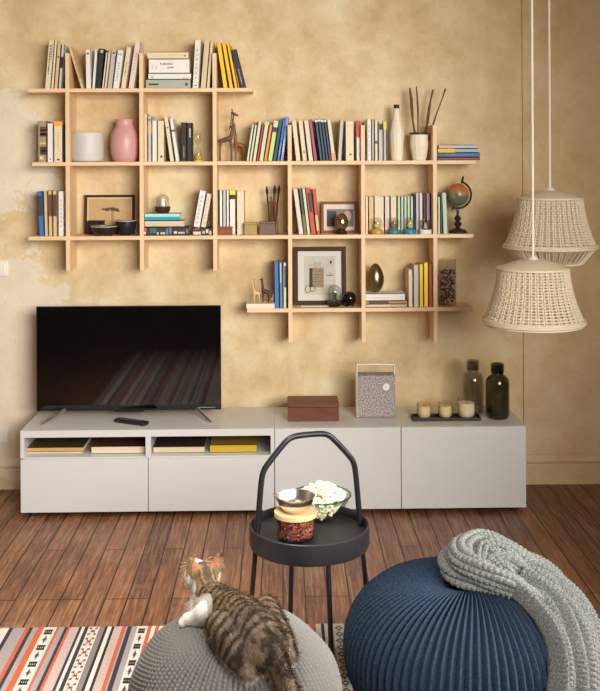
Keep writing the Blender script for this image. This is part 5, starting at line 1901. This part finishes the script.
        if rel.z < -0.032 and rel.dot(bdir) > -0.035:
            k = 1.0
        if min((p - q_).length for q_ in paws) < 0.10 and rel.z < -0.02:
            k = 1.0
        if rel.dot(lat) > 0.020 and rel.dot(bdir) > -0.085 and rel.z < 0.024 - max(0, -rel.dot(bdir)) * 0.9:
            k = 1.0
        if rel.dot(lat) > 0.022:
            for a_, c_ in zip(leg_l[:-1], leg_l[1:]):
                d_ = c_ - a_
                t_ = max(0, min(1, (p - a_).dot(d_) / d_.length_squared))
                if (p - (a_ + d_ * t_)).length < 0.052:
                    k = 1.0
        rh = p - HC
        if rh.length < 0.075:
            fl, fu, fr = rh.dot(look), rh.dot(hu), abs(rh.dot(hr))
            c = fawn.lerp(dk, 0.75 if (fr < 0.012 or (0.018 < fr < 0.024)) else 0.25)
            if fl > 0.030 or (fu < -0.008 and fl > -0.01):
                k = 1.0
            elif fr > 0.030 and fu < 0.018:
                k = 0.75
            for base, tip in ears:
                ee = (p - base).dot((tip - base)) / (tip - base).length_squared
                if ee > 0.25 and (p - (base + (tip - base) * ee)).length < 0.028:
                    c = Vector((0.46, 0.19, 0.09)) if (ee < 0.75 and abs((p - base).dot(hr)) < 0.012) else Vector((0.26, 0.15, 0.08))  # orange stands for light glowing through the ear, painted into the coat
                    k = 0
        # belly edge and hind feet
        if s_ < sho_s and p.z < pouf_top(p.x, p.y) + 0.025 and s_ < 0.22:
            k = max(k, 0.5)
        return c.lerp(white, k)
    cols = [coat(v.co) for v in me.vertices]
    at = me.color_attributes.new('coat', 'FLOAT_COLOR', 'POINT')
    for i, c in enumerate(cols):
        at.data[i].color = (c.x, c.y, c.z, 1)
    mt, nt, b = nodes_of('cat_coat')
    an = N(nt, 'ShaderNodeAttribute')
    an.attribute_name = 'coat'
    nt.links.new(an.outputs['Color'], b.inputs['Base Color'])
    b.inputs['Roughness'].default_value = 0.8
    b.inputs['Specular IOR Level'].default_value = 0.25
    me.materials.append(mt)
    for pl in me.polygons:
        pl.use_smooth = True
    root = thing('cat', 'brown tabby cat with white chest crouching on the grey pouf, looking up', 'cat', (mid.x, mid.y, pouf_top(mid.x, mid.y)))
    body = bpy.data.objects.new('body', me)
    COL.objects.link(body)
    body.parent = root
    off = root.location
    me.transform(Matrix.Translation(-off))
    # fur: short blades combed towards the tail
    rr = random.Random(77)
    vs, fs, fc = [], [], []
    polys = me.polygons
    areas = [pl.area for pl in polys]
    tot = sum(areas)
    want = 26000
    for pl in polys:
        n_ = pl.area / tot * want
        n_ = int(n_) + (1 if rr.random() < n_ - int(n_) else 0)
        nrm = pl.normal
        vi = list(pl.vertices)
        for _ in range(n_):
            w_ = [rr.random() for _ in vi]
            sw = sum(w_)
            c = Vector((0, 0, 0))
            for a_, i_ in zip(w_, vi):
                c += me.vertices[i_].co * (a_ / sw)
            wp = c + off
            inhead = (wp - HC).length < 0.075
            L = (0.007 if inhead else 0.016) * rr.uniform(0.7, 1.3)
            if min((wp - q_).length for q_ in paws) < 0.05:
                L *= 0.35
            comb = (-bdir * 0.9 - Vector((0, 0, 0.25))) if not inhead else -look
            dv = (nrm * 0.55 + comb * 0.75 + Vector((rr.gauss(0, .22), rr.gauss(0, .22), rr.gauss(0, .22)))).normalized()
            sd = dv.cross(nrm)
            if sd.length < 1e-4:
                continue
            sd.normalize()
            o_ = len(vs)
            wd = 0.0009
            b0 = c - nrm * 0.001
            vs += [b0 - sd * wd, b0 + sd * wd, b0 + dv * L * 0.6 + sd * wd * 0.7, b0 + dv * L * 0.6 - sd * wd * 0.7, b0 + dv * L + nrm * -0.001]
            fs += [(o_, o_ + 1, o_ + 2, o_ + 3), (o_ + 3, o_ + 2, o_ + 4)]
            col = cols[vi[0]] * rr.uniform(0.75, 1.3)
            fc += [col] * 5
    fm = bpy.data.meshes.new('fur')
    fm.from_pydata([tuple(x) for x in vs], [], fs)
    at = fm.color_attributes.new('coat', 'FLOAT_COLOR', 'POINT')
    for i, c in enumerate(fc):
        at.data[i].color = (min(1, c.x), min(1, c.y), min(1, c.z), 1)
    fm.materials.append(mt)
    fo = bpy.data.objects.new('fur', fm)
    COL.objects.link(fo)
    fo.parent = root
    fo['kind'] = 'stuff'
    # face
    H = HC - off
    for s in (-1, 1):
        MB().ball(H + look * 0.034 + hr * s * 0.020 + hu * 0.003, 0.0095, 14, 9).build('eye', M((150, 140, 60), 0.08, var=0.1), root)
    MB().ball(H + look * 0.064 - hu * 0.008, (0.006, 0.005, 0.004), 10, 7).build('nose', M((206, 130, 120), 0.5), root)
    wm_ = M((244, 240, 232), 0.4)
    for s in (-1, 1):
        for k in range(3):
            st_ = H + look * 0.052 - hu * (0.014 + 0.002 * k) + hr * s * 0.016
            en = st_ + hr * s * (0.034 + 0.003 * k) + look * (0.012 - 0.010 * k) + hu * (0.006 - 0.006 * k)
            MB().tube([st_, st_.lerp(en, 0.5) + hu * 0.004, en], [0.0003, 0.00025, 0.00015], 5).build('whisker', wm_, root)


build_cat()

# ------------------------------------------------------------------ light
def area(name, loc, target, sx_, sy_, power, col, spread=180):
    ld = bpy.data.lights.new(name, 'AREA')
    ld.shape = 'RECTANGLE'
    ld.size, ld.size_y = sx_, sy_
    ld.energy = power
    ld.color = col
    ld.spread = R(spread)
    o = bpy.data.objects.new(name, ld)
    COL.objects.link(o)
    o.location = loc
    d = Vector(target) - Vector(loc)
    o.rotation_euler = d.to_track_quat('-Z', 'Y').to_euler()
    return o


area('window_light', (1.5, -5.1, 2.35), (-0.85, 0.0, 1.45), 2.6, 2.2, 62, (1.0, 0.985, 0.95), 64)
area('side_window_light', (2.95, -2.95, 1.75), (-0.2, -2.6, 0.2), 1.2, 1.4, 24, (1.0, 0.99, 0.96), 60)
area('added_top_light', (-0.6, -2.4, 2.95), (-0.6, -2.0, 0.0), 0.7, 0.7, 19, (1.0, 0.99, 0.97), 72)  # added overhead light, invented to brighten the pouf tops, cat and floor
wd = bpy.data.worlds.new('world')
wd.use_nodes = True
SC.world = wd
bg = wd.node_tree.nodes['Background']
bg.inputs[0].default_value = (1.0, 0.98, 0.95, 1)
bg.inputs[1].default_value = 0.16

SC.cycles.transparent_max_bounces = 24
SC.view_settings.view_transform = 'Standard'
SC.view_settings.look = 'None'
SC.view_settings.exposure = 0.0
SC.view_settings.gamma = 1.0
SC.view_settings.use_curve_mapping = False
